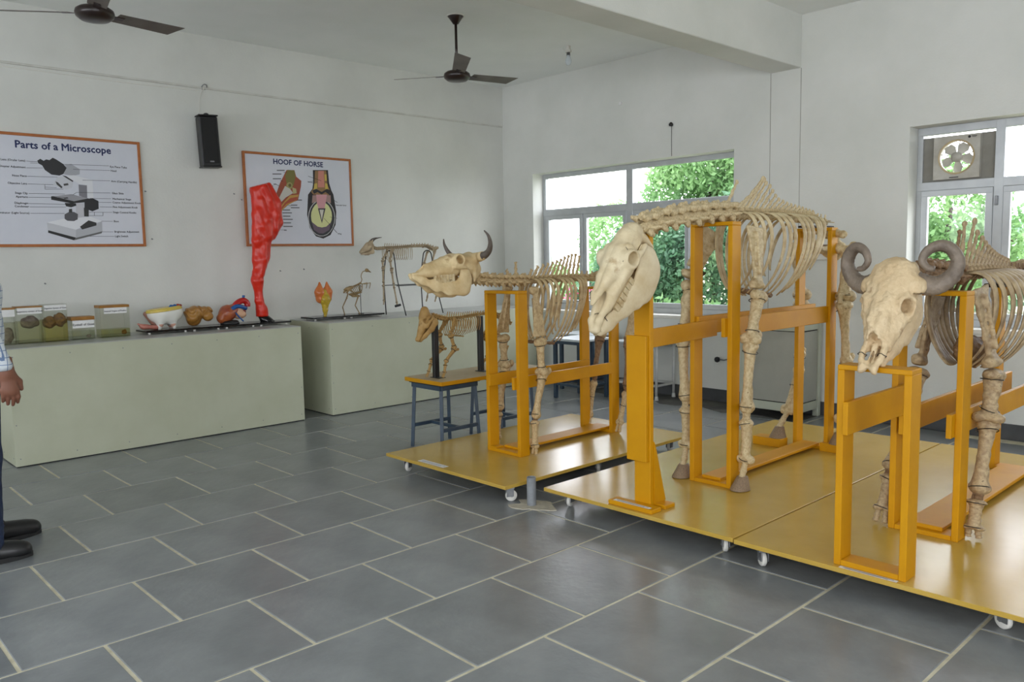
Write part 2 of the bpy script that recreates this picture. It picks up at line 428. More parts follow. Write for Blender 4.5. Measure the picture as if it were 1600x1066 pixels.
# ------------------------------------------------------------------ ochre wheeled stands
PZ=.12
def plank(name,parent,x0,x1,y0,y1,z0,z1,m=None): return box(name,m or M_OCH,parent,x0,x1,y0,y1,z0,z1,.0025)
def caster(parent,x,y,ang=0.3):
    M=Matrix.Translation((x,y,0))@Matrix.Rotation(ang,4,'Z')
    c=empty('caster',(x,y,0)); c.parent=parent; c.matrix_basis=wm(parent).inverted()@M
    def ch(b,n,m,sm=False):
        o=b.obj(n,m,None,sm); mb=o.matrix_basis.copy(); o.parent=c; o.matrix_basis=mb
    ch(B().lathe([(.012,-.011),(.030,-.011),(.034,-.007),(.034,.007),(.030,.011),(.012,.011)],n=20,M=Matrix.Translation((0,.018,.034))@Matrix.Rotation(hp,4,'Y')),'wheel',M_WHITEP,True)
    ch(B().box(-.018,-.014,-.012,.03,.03,.078).box(.014,.018,-.012,.03,.03,.078).box(-.018,.018,-.022,.022,.074,.08).cyl((-.02,.018,.034),(.02,.018,.034),.006,n=10),'fork',M_STEEL)
    ch(B().box(-.035,.035,-.03,.03,.08,.0985),'plate',M_STEEL)
def gpaper(parent,x0,x1,y0,y1,z):
    p=box('paper_label',M_PAPER,parent,x0,x1,y0,y1,z,z+.0006,0)
    b=B()
    for i,(a,c) in enumerate(((.06,.94),(.1,.85))):
        yy=y0+(y1-y0)*(.62-.3*i); b.box(x0+(x1-x0)*a,x0+(x1-x0)*c,yy-.004,yy+.004,z+.0006,z+.0009)
    b.obj('print_line',mat('grey_print',srgb(170,170,172),None,.8),p)
def stand(name,label,x0,x1,y0,y1,casters):
    s=empty(name,((x0+x1)/2,(y0+y1)/2,0),label,'display stand')
    box('deck',M_OCHTOP,s,x0,x1,y0,y1,PZ-.0205,PZ,.0015)
    for (x,y,a) in casters: caster(s,x,y,a)
    return s
T=.028
def portal(s,xl,xr,y,top,d=.085,bottom=True):
    """two planks on edge with a cap: xl/xr outer faces, y front"""
    plank('post',s,xl,xl+T,y,y+d,PZ,top-.02); plank('post',s,xr-T,xr,y,y+d,PZ,top-.02)
    plank('cap_rail',s,xl,xr,y,y+d,top-.02,top)
    if bottom: plank('foot_rail',s,xl+T,xr-T,y+.002,y+d,PZ,PZ+.022)
# cow stand
S1=stand('wheeled_stand','ochre wheeled plywood stand under the horned cow skeleton',-4.455,-3.285,3.01,4.83,[(-4.33,3.09,.4),(-3.36,3.10,-.5),(-3.39,3.93,.8),(-3.39,4.70,.2),(-4.35,3.95,.1),(-4.35,4.7,-.2)])
portal(S1,-4.02,-3.70,3.53,1.19); portal(S1,-4.04,-3.73,4.48,1.18)
plank('side_rail',S1,-3.728-T*.8,-3.728,3.51,4.50,.557,.637); plank('side_rail',S1,-4.02+T,-4.02+T+.022,3.52,4.52,.557,.637)
plank('floor_plank',S1,-3.93,-3.79,3.60,4.55,PZ+.022,PZ+.038)
plank('foot_block',S1,-3.99,-3.93,3.53,3.6,PZ+.022,PZ+.034)
gpaper(S1,-4.13,-3.87,3.03,3.075,PZ)
# horse stand
S2=stand('wheeled_stand','ochre wheeled plywood stand under the tall horse skeleton',-3.115,-1.918,3.145,5.68,[(-3.03,3.26,.3),(-2.02,3.25,.7),(-3.0,4.4,.2),(-2.0,4.4,-.4),(-3.0,5.55,.1),(-2.0,5.55,.6)])
portal(S2,-2.61,-2.345,3.815,1.57); portal(S2,-2.60,-2.36,4.99,1.552)
plank('side_rail',S2,-2.345-T-.022,-2.345-T,3.79,5.03,.953,1.056); plank('side_rail',S2,-2.61+T,-2.61+T+.022,3.83,5.2,.953,1.056)
plank('floor_plank',S2,-2.55,-2.43,3.85,5.02,PZ+.022,PZ+.040)
# neck post with brace, sleeve board and foot
plank('neck_post',S2,-2.555,-2.455,3.245,3.275,PZ+.0,1.52)
plank('sleeve_board',S2,-2.585,-2.462,3.219,3.245,.36,1.0)
b=B().prism([(3.275,PZ+.02),(3.37,PZ+.02),(3.29,.42),(3.275,.46)],'x',-2.475,-2.450); b.obj('brace',M_OCH,S2)
plank('foot_board',S2,-2.665,-2.385,3.165,3.243,PZ,PZ+.022); plank('foot_board',S2,-2.50,-2.385,3.276,3.36,PZ,PZ+.02)
gpaper(S2,-2.64,-2.41,3.175,3.20,PZ+.022)
# rail from neck post to the portal
M=Matrix.Translation((-2.475,3.275,0))@Matrix.Rotation(math.radians(6.5),4,'Z')
B().box(-.022,0,-.01,.74,.935,1.03,.002,M).obj('neck_rail',M_OCH,S2)
plank('hoof_block',S2,-2.82,-2.62,4.86,4.96,PZ,PZ+.055); plank('hoof_block',S2,-2.40,-2.22,4.96,5.055,PZ,PZ+.055)
box('spine_board',mat('dark_board',srgb(58,46,36),None,.7),S2,-2.52,-2.44,4.86,5.19,1.553,1.566,.002)
# buffalo stand
S3=stand('wheeled_stand','ochre wheeled plywood stand under the curl horned buffalo skeleton',-1.908,-.70,3.135,5.68,[(-1.80,3.21,.9),(-.85,3.27,1.1),(-1.8,4.4,.2),(-.82,4.4,-.4),(-1.8,5.55,.1),(-.82,5.55,.6)])
portal(S3,-1.462,-1.175,3.165,.948,.10); portal(S3,-1.485,-1.185,3.765,1.22,.10); portal(S3,-1.485,-1.185,5.2,1.20,.10)
plank('side_rail',S3,-1.462+T,-1.462+T+.022,3.155,3.80,.665,.80); plank('side_rail',S3,-1.485+T+.024,-1.485+T+.046,3.72,5.3,.575,.69)
plank('side_rail',S3,-1.185-T-.022,-1.185-T,3.72,5.3,.585,.69)
plank('floor_plank',S3,-1.42,-1.26,3.80,5.2,PZ+.022,PZ+.042)
gpaper(S3,-1.43,-1.2,3.142,3.163,PZ)
box('spine_board',bpy.data.materials['dark_board'],S3,-1.37,-1.29,4.6,5.35,1.203,1.222,.002)
# pig board on two stools
PGZ=.53
for i,(yc,lab) in enumerate(((3.74,'blue legged stool under the head end of the pig board'),(4.32,'blue legged stool under the tail end of the pig board'))):
    s=empty('lab_stool',(-4.73,yc,0),lab,'stool'); xa,xb,ya,yb=-4.90,-4.56,yc-.17,yc+.17; zt=PGZ-.03
    for x in(xa,xb):
        for y in(ya,yb):
            ox=(x-(-4.73))*.06; oy=(y-yc)*.06
            B().tube([(x+ox,y+oy,0),(x-ox,y-oy,zt-.025)],.0175,4).obj('leg',M_BLUEP,s)
    for x in(xa,xb): box('apron',M_BLUEP,s,x-.012,x+.012,ya,yb,zt-.045,zt-.012,.001)
    for y in(ya,yb): box('apron',M_BLUEP,s,xa,xb,y-.012,y+.012,zt-.045,zt-.012,.001)
    for x in(xa,xb): box('stretcher',M_BLUEP,s,x-.012,x+.012,ya,yb,.15,.175,.001)
    box('stretcher',M_BLUEP,s,xa,xb,yc-.012,yc+.012,.151,.174,.001)
    box('seat',mat('dark_seat%d'%i,srgb(40,42,44),None,.6),s,xa-.02,xb+.02,ya-.02,yb+.02,zt-.012,zt,.003)
S4=empty('pig_board',(-4.72,4.05,PGZ-.03),'ochre edged board on two stools carrying the pig skeleton','display board')
M_BTOP=mat('worn_board_top',srgb(184,166,130),srgb(170,150,112),.55,4,6)
box('board',M_OCH,S4,-4.945,-4.50,3.53,4.60,PGZ-.03,PGZ-.001,.002); box('board_face',M_BTOP,S4,-4.942,-4.503,3.533,4.597,PGZ-.001,PGZ,0)
for y,zt in((3.655,.965),(4.095,.958)):
    box('upright',M_BLACK,S4,-4.735,-4.705,y-.022,y+.022,PGZ,zt,.002); box('upright_foot',M_BLACK,S4,-4.755,-4.655,y-.03,y+.04,PGZ,PGZ+.004,.001)
# ------------------------------------------------------------------ tables, cabinet by the window wall
def table(x0,x1,y0,y1,h,mt,ml,label,round_leg=False):
    t=empty('work_table',((x0+x1)/2,(y0+y1)/2,0),label,'table')
    box('top',mt,t,x0-.03,x1+.03,y0-.03,y1+.03,h-.022,h,.003)
    for x in(x0,x1):
        for y in(y0,y1):
            if round_leg: B().cyl((x,y,.03),(x,y,h-.022),.0135,n=12).obj('leg',ml,t,True); B().cyl((x,y,0),(x,y,.04),.019,.016,12).obj('foot_cap',ml,t)
            else: B().box(x-.0175,x+.0175,y-.0175,y+.0175,0,h-.022,.002).obj('leg',ml,t)
    z=.13
    for y in(y0,y1): box('stretcher',ml,t,x0,x1,y-.011,y+.011,z,z+.022,.002) if y==y0 else box('stretcher',ml,t,x0,x1,y-.011,y+.011,z,z+.022,.002)
    for x in(x0,x1): box('stretcher',ml,t,x-.011,x+.011,y0,y1,z+.001,z+.021,.002)
    for y in(y0,y1): box('apron',ml,t,x0,x1,y-.01,y+.01,h-.055,h-.022,.001)
    return t
M_TTOP=mat('pale_table_top',srgb(206,214,216),srgb(192,200,203),.28,5)
M_WPAINT=mat('white_paint',srgb(206,208,206),srgb(192,194,192),.5,9)
table(-5.55,-5.19,5.80,6.15,.60,M_TTOP,M_BLUEP,'nearer blue legged table between the cow ribs and window wall')
table(-5.88,-5.45,6.24,6.57,.60,M_TTOP,M_BLUEP,'farther blue legged table below the window')
table(-5.20,-4.69,6.30,6.58,.555,M_TTOP,M_WPAINT,'white legged table below the window beside the horse neck post',True)
o=B().lathe([(.004,0),(.022,.0),(.03,.008),(.024,.02),(.008,.026)],c=(-5.02,6.45,.555),n=14).obj('black_knob',M_BLACK,None,True); tag(o,'small black lump on the white table top','knob')
cb=empty('low_cabinet',(-3.45,6.42,0),'low cream framed cabinet with grey panels against the window wall','cabinet')
M_CFR=mat('cream_frame',srgb(190,195,178),srgb(180,185,168),.4,6); M_CPN=mat('grey_panel',srgb(160,161,150),srgb(168,169,158),.5,4)
cx0,cx1,cy0,cy1,cz0,cz1=-3.76,-3.20,6.25,6.62,.07,.80
for x in(cx0,cx1):
    for y in(cy0,cy1): box('corner_post',M_CFR,cb,x-(.05 if x==cx1 else 0),x+(.05 if x==cx0 else 0),y-(.05 if y==cy1 else 0),y+(.05 if y==cy0 else 0),0,cz1,.004)
for z0,z1 in((cz0,cz0+.07),(cz1-.05,cz1)):
    for y in(cy0,cy1-.045): box('frame_rail',M_CFR,cb,cx0+.05,cx1-.05,y+.002,y+.045,z0,z1,.003)
    for x in(cx0,cx1-.045): box('frame_rail',M_CFR,cb,x+.002,x+.043,cy0+.05,cy1-.05,z0,z1,.003)
box('gap_sheet',M_DARKGAP,cb,cx0+.05,cx1-.05,cy0+.014,cy0+.018,cz0+.07,cz1-.05,0); box('door',M_CPN,cb,cx0+.05,cx1-.056,cy0+.008,cy0+.0135,cz0+.078,cz1-.056,.001)  # black sheet behind the door stands in for the shade round it
box('gap_sheet',M_DARKGAP,cb,cx1-.02,cx1-.016,cy0+.05,cy1-.05,cz0+.07,cz1-.05,0); box('side_panel',M_CPN,cb,cx1-.0155,cx1-.010,cy0+.05,cy1-.058,cz0+.078,cz1-.06,.001)  # black sheet as gap shade round the side panel too
box('side_panel',M_CPN,cb,cx0+.010,cx0+.0155,cy0+.05,cy1-.05,cz0+.07,cz1-.05,.001); box('top',M_CPN,cb,cx0+.003,cx1-.003,cy0+.003,cy1-.003,cz1,cz1+.012,.003)
box('bottom',M_CPN,cb,cx0+.05,cx1-.05,cy0+.05,cy1-.05,cz0+.01,cz0+.02,0)
# pipe stub in the floor with its cement patch
pp=empty('pipe_stub',(-3.205,3.137,0),'short grey pipe stub standing in the floor between two stands','pipe')
r_=.026
b=B()
for k in range(24):
    a0,a1=2*math.pi*k/24,2*math.pi*(k+1)/24
    V=[]
    for a in(a0,a1):
        for rr,zz in((r_,0),(r_,.165),(r_-.004,.165),(r_-.004,.01)): V.append((-3.205+rr*math.cos(a),3.137+rr*math.sin(a),zz))
    b.add(V,[(0,4,5,1),(1,5,6,2),(2,6,7,3)])
b.obj('pipe',mat('grey_pvc',srgb(140,144,148),srgb(120,124,128),.5,14),pp,False)
B().prism([(-3.205+(.12+.035*math.sin(3*a+1)+.02*math.sin(7*a))*math.cos(a),3.137+(.10+.03*math.sin(2*a))*math.sin(a)) for a in [2*math.pi*i/26 for i in range(26)]],'z',-.002,.004).obj('cement_patch',mat('pale_cement',srgb(196,190,172),srgb(170,164,148),.9,18,5,bump=.3),pp)
# ------------------------------------------------------------------ ceiling fans and bulb
def fan(x,y,a0,label,rod=True):
    f=empty('ceiling_fan',(x,y,2.86),label,'ceiling fan','brown ceiling fans')
    hz=2.905
    B().lathe([(.012,-.062),(.022,-.06),(.05,-.02),(.066,0),(.066,.006)],c=(x,y,ZC-.008),n=24).obj('canopy',M_BROWN,f,True)
    B().lathe([(.07,0),(.075,.004),(.075,.008)],c=(x,y,ZC-.008),n=24).obj('ceiling_plate',M_WHITEP,f)
    B().cyl((x,y,hz+.03),(x,y,ZC-.06),.011,n=12).obj('down_rod',M_BROWN,f,True)
    B().lathe([(.03,-.046),(.08,-.04),(.105,-.02),(.11,0),(.105,.018),(.085,.032),(.04,.04),(.03,.07),(.02,.075)],c=(x,y,hz),n=32).obj('motor',M_BROWN,f,True)
    for k in range(3):
        a=a0+k*2*math.pi/3
        M=Matrix.Translation((x,y,hz))@Matrix.Rotation(a,4,'Z')@Matrix.Rotation(math.radians(-2.5),4,'Y')@Matrix.Rotation(math.radians(-13),4,'X')
        B().box(.085,.19,-.018,.018,-.004,.0,0,M).obj('blade_arm',M_BROWN,f)
        V=[(.14,-.05),(.60,-.062),(.56,.066),(.14,.055)]
        bb=B().prism(V,'z',.0,.003); bb.V=[tuple(M@Vector(v)) for v in bb.V]; bb.obj('blade',M_BLADE,f)
fan(-5.31,4.42,math.atan2(4.04-4.40,-4.79+5.30),'brown ceiling fan hanging nearer the window wall')
fan(-5.36,1.655,math.atan2(2.087-1.655,-5.497+5.36),'brown ceiling fan at the upper left above the microscope poster')
bl=empty('light_bulb',(-5.38,5.856,3.23),'bare bulb in a white holder on the ceiling','bulb')
B().lathe([(.03,0),(.03,.02),(.022,.03),(.022,.06)],c=(-5.38,5.856,ZC-.06),n=18).obj('holder',M_WHITEP,bl)
B().lathe([(.0165,.02),(.018,-.01),(.02,-.012)],c=(-5.38,5.856,ZC-.075),n=18).obj('cap_ring',M_STEEL,bl,True)
B().lathe([(.001,-.105),(.02,-.098),(.03,-.075),(.028,-.055),(.016,-.02),(.015,-.008)],c=(-5.38,5.856,ZC-.075),n=18).obj('globe',mat('bulb_glass',srgb(206,214,220),None,.12),bl,True)
B().tube([(-5.43,5.83,ZC-.002),(-5.425,5.84,ZC-.03),(-5.40,5.85,ZC-.04)],.0025,6).obj('cord',M_WHITEP,bl,True)
# ------------------------------------------------------------------ exhaust fan in window_2
ex=empty('exhaust_fan',(-2.25,6.83,1.93),'square grey exhaust fan set into the window corner','exhaust fan')
ecx,ecz,er=-2.248,2.10,.123; M_EX=mat('grubby_plastic',srgb(196,194,186),srgb(172,168,156),.5,7,5)
b=B(); n=32; hw=.163; V=[];F=[]
ring=[(ecx+er*math.cos(2*math.pi*i/n),ecz+er*math.sin(2*math.pi*i/n)) for i in range(n)]
def sq(i):
    a=2*math.pi*i/n; c,s_=math.cos(a),math.sin(a); m_=max(abs(c),abs(s_)); return (ecx+hw*c/m_,ecz+hw*s_/m_)
for yy in(6.79,6.845):
    for i in range(n): V.append((ring[i][0],yy,ring[i][1]))
    for i in range(n): p=sq(i); V.append((p[0],yy,p[1]))
for i in range(n):
    j=(i+1)%n
    F+=[(i,j,n+j,n+i),(2*n+i,3*n+i,3*n+j,2*n+j),(i,2*n+i,2*n+j,j),(n+i,n+j,3*n+j,3*n+i)]
b.add(V,F).obj('housing',M_EX,ex)
b=B(); 
for i in range(n):
    a0,a1=2*math.pi*i/n,2*math.pi*(i+1)/n
    V=[(ecx+rr*math.cos(a),yy,ecz+rr*math.sin(a)) for a in(a0,a1) for rr,yy in((er-.006,6.79),(er+.006,6.784),(er+.008,6.79))]
    b.add(V,[(0,3,4,1),(1,4,5,2)])
b.obj('rim',mat('yellowed_rim',srgb(190,172,136),None,.5),ex)
B().lathe([(.001,-.02),(.034,-.02),(.038,-.01),(.038,.02)],n=20,M=Matrix.Translation((ecx,6.81,ecz))@Matrix.Rotation(hp,4,'X')).obj('hub',M_EX,ex,True)
for k in range(5):
    a=.25+k*2*math.pi/5
    M=Matrix.Translation((ecx,6.815,ecz))@Matrix.Rotation(a,4,'Y')@Matrix.Rotation(math.radians(22),4,'X')
    bb=B().prism([(.03,-.018),(.075,-.040),(.112,-.03),(.114,.025),(.08,.045),(.03,.02)],'y',0,.003); bb.V=[tuple(M@Vector(v)) for v in bb.V]; bb.obj('blade',M_EX,ex)
for a in(.3,1.5,2.9,4.4,5.7): B().cyl((ecx+.03*math.cos(a),6.835,ecz+.03*math.sin(a)),(ecx+er*math.cos(a),6.835,ecz+er*math.sin(a)),.004,n=6).obj('spoke',M_EX,ex)
B().prism([(ecx+.088+.010*math.cos(t),ecz+.142+.010*math.sin(t)) for t in [i*.5236 for i in range(12)]],'y',6.7885,6.79).obj('badge',M_INK,ex)
box('badge',M_INK,ex,ecx+.103,ecx+.14,6.7885,6.79,ecz+.143,ecz+.148,0); box('badge',M_INK,ex,ecx+.108,ecx+.135,6.7885,6.79,ecz+.136,ecz+.139,0); box('badge',M_INK,ex,ecx-.045,ecx+.02,6.7885,6.79,ecz-.155,ecz-.149,0)
# ------------------------------------------------------------------ small wall fittings
sp=empty('wall_speaker',(-7.1,3.045,2.24),'black column loudspeaker on the wall between the two posters','speaker')
Ms=Matrix.Translation((-7.055,3.045,2.24))@Matrix.Rotation(math.radians(2.0),4,'X')@Matrix.Rotation(math.radians(-7),4,'Z')
B().box(-.055,.055,-.08,.08,0,.43,.010,Ms).obj('cabinet',M_BLACK,sp)
M_GRILL=mat('speaker_grille',srgb(12,12,12),srgb(20,20,20),.75,300,2)
B().box(.055,.060,-.062,.062,.03,.41,.004,Ms).obj('grille',M_GRILL,sp)
for z in(-.006,.43): B().box(-.058,.062,-.083,.083,z,z+.012,.003,Ms).obj('end_cap',M_BLACK,sp)
B().box(.060,.0615,-.018,.018,.038,.05,.0,Ms).obj('badge',M_STEEL,sp)
B().lathe([(.022,0),(.022,.012),(.012,.02)],n=14,M=Ms@Matrix.Translation((0,0,.442))).obj('knob',M_BLACK,sp)
box('bracket',M_BLACK,sp,-7.18,-7.10,3.03,3.06,2.40,2.50,.003)
tag(B().tube([(-7.166,3.07,2.94),(-7.171,3.03,2.85),(-7.172,3.02,2.72),(-7.14,3.03,2.69)],.0028,6).obj('speaker_wire',M_WHITEP,None,True),'thin pale wire running down the wall to the loudspeaker','wire')
b=B().tube([(-7.165+.02*math.sin(t),3.075+.022*math.cos(t),2.945+.022*math.sin(t)) for t in [i*.6 for i in range(10)]],.004,6)
tag(b.obj('wall_hook',M_STEEL,None,True),'small metal ring hook on the wall ledge above the loudspeaker','hook')
cc=empty('trim_4',(XW+.01,1.9,2.92),kind='structure')
B().box(XW+.0005,XW+.014,-4.5,6.64,2.930,2.9465,.002).obj('casing',mat('grey_casing',srgb(206,206,199),srgb(190,188,180),.8,6),cc)
B().tube([(XW+.004,-4.5,2.905),(XW+.004,0.4,2.90),(XW+.004,1.7,2.908),(XW+.004,2.4,2.900),(XW+.004,3.02,2.912)],.003,5).obj('wire',M_WHITEP,cc)
hk=empty('hanging_hook',(-4.762,6.64,2.63),'small dark fitting with a thin cord above the window','hook')
B().lathe([(.006,0),(.018,.004),(.022,.02),(.012,.035),(.004,.04)],c=(-4.762,6.634,2.635),n=14).obj('fitting',M_BLACK,hk,True)
B().tube([(-4.762,6.645,2.64),(-4.764,6.645,2.5),(-4.762,6.645,2.352)],.002,5).obj('cord',M_WIRE,hk)
o=B().lathe([(.022,0),(.022,.01),(.015,.016)],n=16,M=Matrix.Translation((-5.393,6.65,2.944))@Matrix.Rotation(hp,4,'X')).obj('wall_rosette',M_PAPER); tag(o,'small white round fitting high on the window wall','wall fitting')
tp=empty('wall_tap',(-4.18,6.62,.40),'dark tap head poking out of the wall beside the cabinet','tap')
B().lathe([(.001,-.03),(.022,-.02),(.028,0),(.022,.018),(.001,.026)],c=(-4.21,6.60,.41),n=14).obj('head',M_BLACK,tp,True); B().tube([(-4.19,6.605,.41),(-4.15,6.62,.405),(-4.13,6.65,.41)],.007,8).obj('stem',M_STEEL,tp,True)
sw=empty('breaker_box',(-3.21,6.64,1.34),'small white breaker box with blue switches behind the horse ribs','switch box')
box('case',M_WHITEP,sw,-3.33,-3.10,6.615,6.65,1.33,1.50,.006); box('brown_cover',mat('brown_cover',srgb(120,98,76),None,.5),sw,-3.31,-3.12,6.611,6.616,1.435,1.46,.001)
for i in range(5): box('switch',mat('blue_switch%d'%i,srgb(44,70,128),None,.4) if i==0 else bpy.data.materials['blue_switch0'],sw,-3.295+i*.034,-3.27+i*.034,6.605,6.616,1.385,1.43,.002)
for i,(y,z) in enumerate(((2.52,2.02),(2.55,1.62),(3.37,1.98),(3.30,2.03),(1.71,1.27),(3.97,1.33),(3.72,1.32))):
    o=B().cyl((XW-.004,y,z),(XW+.012,y+.004,z-.004),.007,.004,7).obj('wall_nail',M_STEEL)
    tag(o,['rusty nail stub right of the microscope poster, upper','rusty nail stub right of the microscope poster, lower','nail stub left of the hoof poster edge','nail stub between loudspeaker and hoof poster','dark nail stub above the specimen jars','nail stub in the wall above the bird skeleton','nail stub in the wall above the flame shaped model'][i],'nail')
# ------------------------------------------------------------------ bone meshes
def bonemat(name,a,b_,c,ws=9,bump=.25): return mat(name,srgb(*a),srgb(*b_),.62,ws,6,bump=bump,bscale=60,contrast=(.34,.62),c3=srgb(*c))
BN_COW=bonemat('bone_cow',(164,136,94),(206,184,140),(128,94,58),13)
BN_HORSE=bonemat('bone_horse',(172,148,106),(214,198,158),(128,98,62),13)
BN_HSK=bonemat('bone_horse_skull',(200,180,140),(222,208,174),(166,136,92),7)
BN_CSK=bonemat('bone_cow_skull',(196,168,120),(220,200,156),(160,124,78),8)
BN_BUF=bonemat('bone_buffalo',(138,114,84),(190,168,130),(92,70,50),11)
BN_BSK=bonemat('bone_buffalo_skull',(196,170,130),(216,194,156),(150,116,80),10,.5)
BN_DARK=bonemat('bone_stained',(112,84,58),(150,120,86),(84,60,42),16,.5)
BN_PIG=bonemat('bone_pig',(158,122,66),(186,152,94),(120,84,42),14)
BN_GOAT=bonemat('bone_goat',(150,132,104),(184,166,136),(120,98,72),14)
BN_BIRD=bonemat('bone_bird',(132,108,68),(164,140,98),(96,74,44),20)
M_HOOF=mat('hoof_horn',srgb(122,102,80),srgb(150,128,102),.6,10,5,bump=.3)
M_HORN=mat('horn_dark',srgb(72,64,58),srgb(104,94,84),.5,14,6,bump=.6,bscale=34,c3=srgb(50,44,40))
M_HORNB=mat('horn_ridged',srgb(104,92,80),srgb(136,122,106),.55,10,6,bump=.8,bscale=30,c3=srgb(78,68,60))
M_HORNT=mat('horn_tip',srgb(60,52,48),srgb(84,74,66),.4,12,5,bump=.4)
M_TOOTH=mat('tooth_enamel',srgb(206,190,152),srgb(176,150,104),.45,30)
r=.09
def f_humerus(X,Y,Z):
    A=abs(X)
    d=uni(.06,cap(X,Y,Z,(0,.02,.08),(0,0,.5),.125,.085),cap(X,Y,Z,(0,0,.5),(0,0,.9),.085,.11))
    d=uni(.05,d,sph(X,Y,Z,(0,.09,.07),.14),sph(X,Y,Z,(-.02,-.09,.06),.11),cap(A,Y,Z,(0,-.02,.95),(.10,-.02,.95),.10,.11),cap(A,Y,Z,(.07,.06,.88),(.08,.1,.96),.05,.05),ell(X,Y,Z,(-.08,-.02,.33),(.05,.06,.13)))
    return d+wob(X,Y,Z,28,.006)
def f_radius(X,Y,Z):
    d=uni(.06,cap(X,Y,Z,(0,0,.03),(0,-.025,.5),.12,.08),cap(X,Y,Z,(0,-.025,.5),(0,0,.95),.08,.125),ell(X,Y,Z,(0,0,.03),(.17,.12,.07)),ell(X,Y,Z,(0,0,.95),(.155,.12,.07)))
    d=uni(.04,d,cap(X,Y,Z,(0,.12,.0),(0,.06,.75),.06,.03),cap(X,Y,Z,(0,.12,.03),(0,.24,-.14),.075,.075,'x',1.4),sph(X,Y,Z,(0,.25,-.15),.085))
    return d+wob(X,Y,Z,28,.006)
def f_meta(two):
    def f(X,Y,Z):
        A=abs(X)
        d=uni(.06,cap(X,Y,Z,(0,0,.02),(0,0,.4),.14,.095),cap(X,Y,Z,(0,0,.4),(0,0,.9),.095,.12),ell(X,Y,Z,(0,0,.03),(.18,.14,.07)))
        if two: d=uni(.03,d,sph(A,Y,Z,(.085,0,.97),.105))
        else: d=uni(.04,d,cap(A,Y,Z,(0,0,.96),(.13,0,.96),.115,.11),cap(A,Y,Z,(.08,.1,.1),(.07,.08,.7),.035,.015))
        return d+wob(X,Y,Z,30,.005)
    return f
def f_carpus(X,Y,Z):
    d=None
    for z in(.27,.73):
        for x,y,rr in((-.32,-.1,.3),(.0,-.2,.33),(.33,-.1,.3),(.05,.22,.28),(-.3,.2,.25)):
            e=ell(X,Y,Z,(x,y,z),(rr,rr,.27)); d=e if d is None else su(d,e,.05)
    d=su(d,sph(X,Y,Z,(.3,.5,.35),.22),.08)
    return d+wob(X,Y,Z,12,.03)
def f_tarsus(X,Y,Z):
    A=abs(X)
    d=uni(.06,cap(A,Y,Z,(0,0,.1),(.2,0,.12),.3,.27),ell(X,Y,Z,(0,.1,.45),(.42,.34,.22)),ell(X,Y,Z,(0,.05,.8),(.42,.36,.22)))
    d=uni(.08,d,cap(X,Y,Z,(-.1,.3,.5),(-.1,.75,-.45),.24,.2),sph(X,Y,Z,(-.1,.8,-.55),.26))
    return d+wob(X,Y,Z,12,.03)
def f_femur(X,Y,Z):
    A=abs(X)
    d=uni(.06,cap(X,Y,Z,(-.02,.0,.1),(0,0,.55),.12,.085),cap(X,Y,Z,(0,0,.55),(0,0,.9),.085,.12))
    d=uni(.05,d,sph(X,Y,Z,(.15,0,.03),.10),cap(X,Y,Z,(.0,0,.08),(.15,0,.03),.07,.07),cap(X,Y,Z,(-.09,.03,.12),(-.1,.05,-.03),.08,.075),sph(A,Y,Z,(.085,.06,.95),.115),ell(X,Y,Z,(0,-.07,.92),(.08,.09,.1)))
    return d+wob(X,Y,Z,28,.006)
def f_tibia(X,Y,Z):
    d=uni(.06,cap(X,Y,Z,(0,0,.04),(0,0,.4),.15,.085),cap(X,Y,Z,(0,0,.4),(0,0,.95),.08,.10),ell(X,Y,Z,(0,.02,.03),(.19,.16,.06)),cap(X,Y,Z,(0,-.13,.04),(0,-.06,.32),.07,.035),ell(X,Y,Z,(0,0,.96),(.14,.11,.06)))
    return d+wob(X,Y,Z,28,.006)
def f_phal(X,Y,Z):
    return uni(.08,cap(X,Y,Z,(0,0,.08),(0,0,.5),.28,.2),cap(X,Y,Z,(0,0,.5),(0,0,.9),.2,.26))+wob(X,Y,Z,14,.02)
def f_scap(X,Y,Z):
    t=np.clip(Z,0,1)
    hw=.19-.115*np.clip(t/.82,0,1)+.04*np.clip((t-.85)/.15,0,1)
    d=np.maximum(np.maximum(abs(Y-.02*np.sin(3*Z))-hw,abs(X-.01)-.016-.03*np.clip(t-.55,0,1)),np.maximum(-Z,Z-1.0))
    d=su(d,cap(X,Y,Z,(-.035,-.02,.10),(-.05,-.03,.78),.014,.022),.04)
    d=uni(.05,d,ell(X,Y,Z,(0,0,.97),(.075,.10,.06)),sph(X,Y,Z,(0,-.09,.92),.045))
    return d+wob(X,Y,Z,20,.005)
def f_pelvis(X,Y,Z):
    A=abs(X)
    d=uni(.06,cap(A,Y,Z,(.2,.45,-.1),(.2,.08,.06),.065,.09,'z',1.6),cap(A,Y,Z,(.2,.08,.06),(.40,.0,.02),.06,.065,'y',1.3),cap(A,Y,Z,(.2,.08,.06),(.07,.02,.13),.05,.05),cap(A,Y,Z,(.2,.45,-.1),(.17,.85,-.04),.06,.06),cap(A,Y,Z,(.17,.85,-.04),(.10,.95,-.08),.06,.04),cap(A,Y,Z,(.2,.45,-.1),(0,.52,-.2),.045,.04),cap(A,Y,Z,(.15,.85,-.07),(0,.78,-.2),.045,.04),cap(X,Y,Z,(0,.5,-.2),(0,.8,-.2),.04,.04),sph(A,Y,Z,(.21,.45,-.1),.085))
    d=ss(d,sph(A,Y,Z,(.29,.45,-.12),.06),.02)
    d=uni(.05,d,cap(X,Y,Z,(0,-.05,.1),(0,.4,.08),.07,.04))
    return d+wob(X,Y,Z,24,.008)
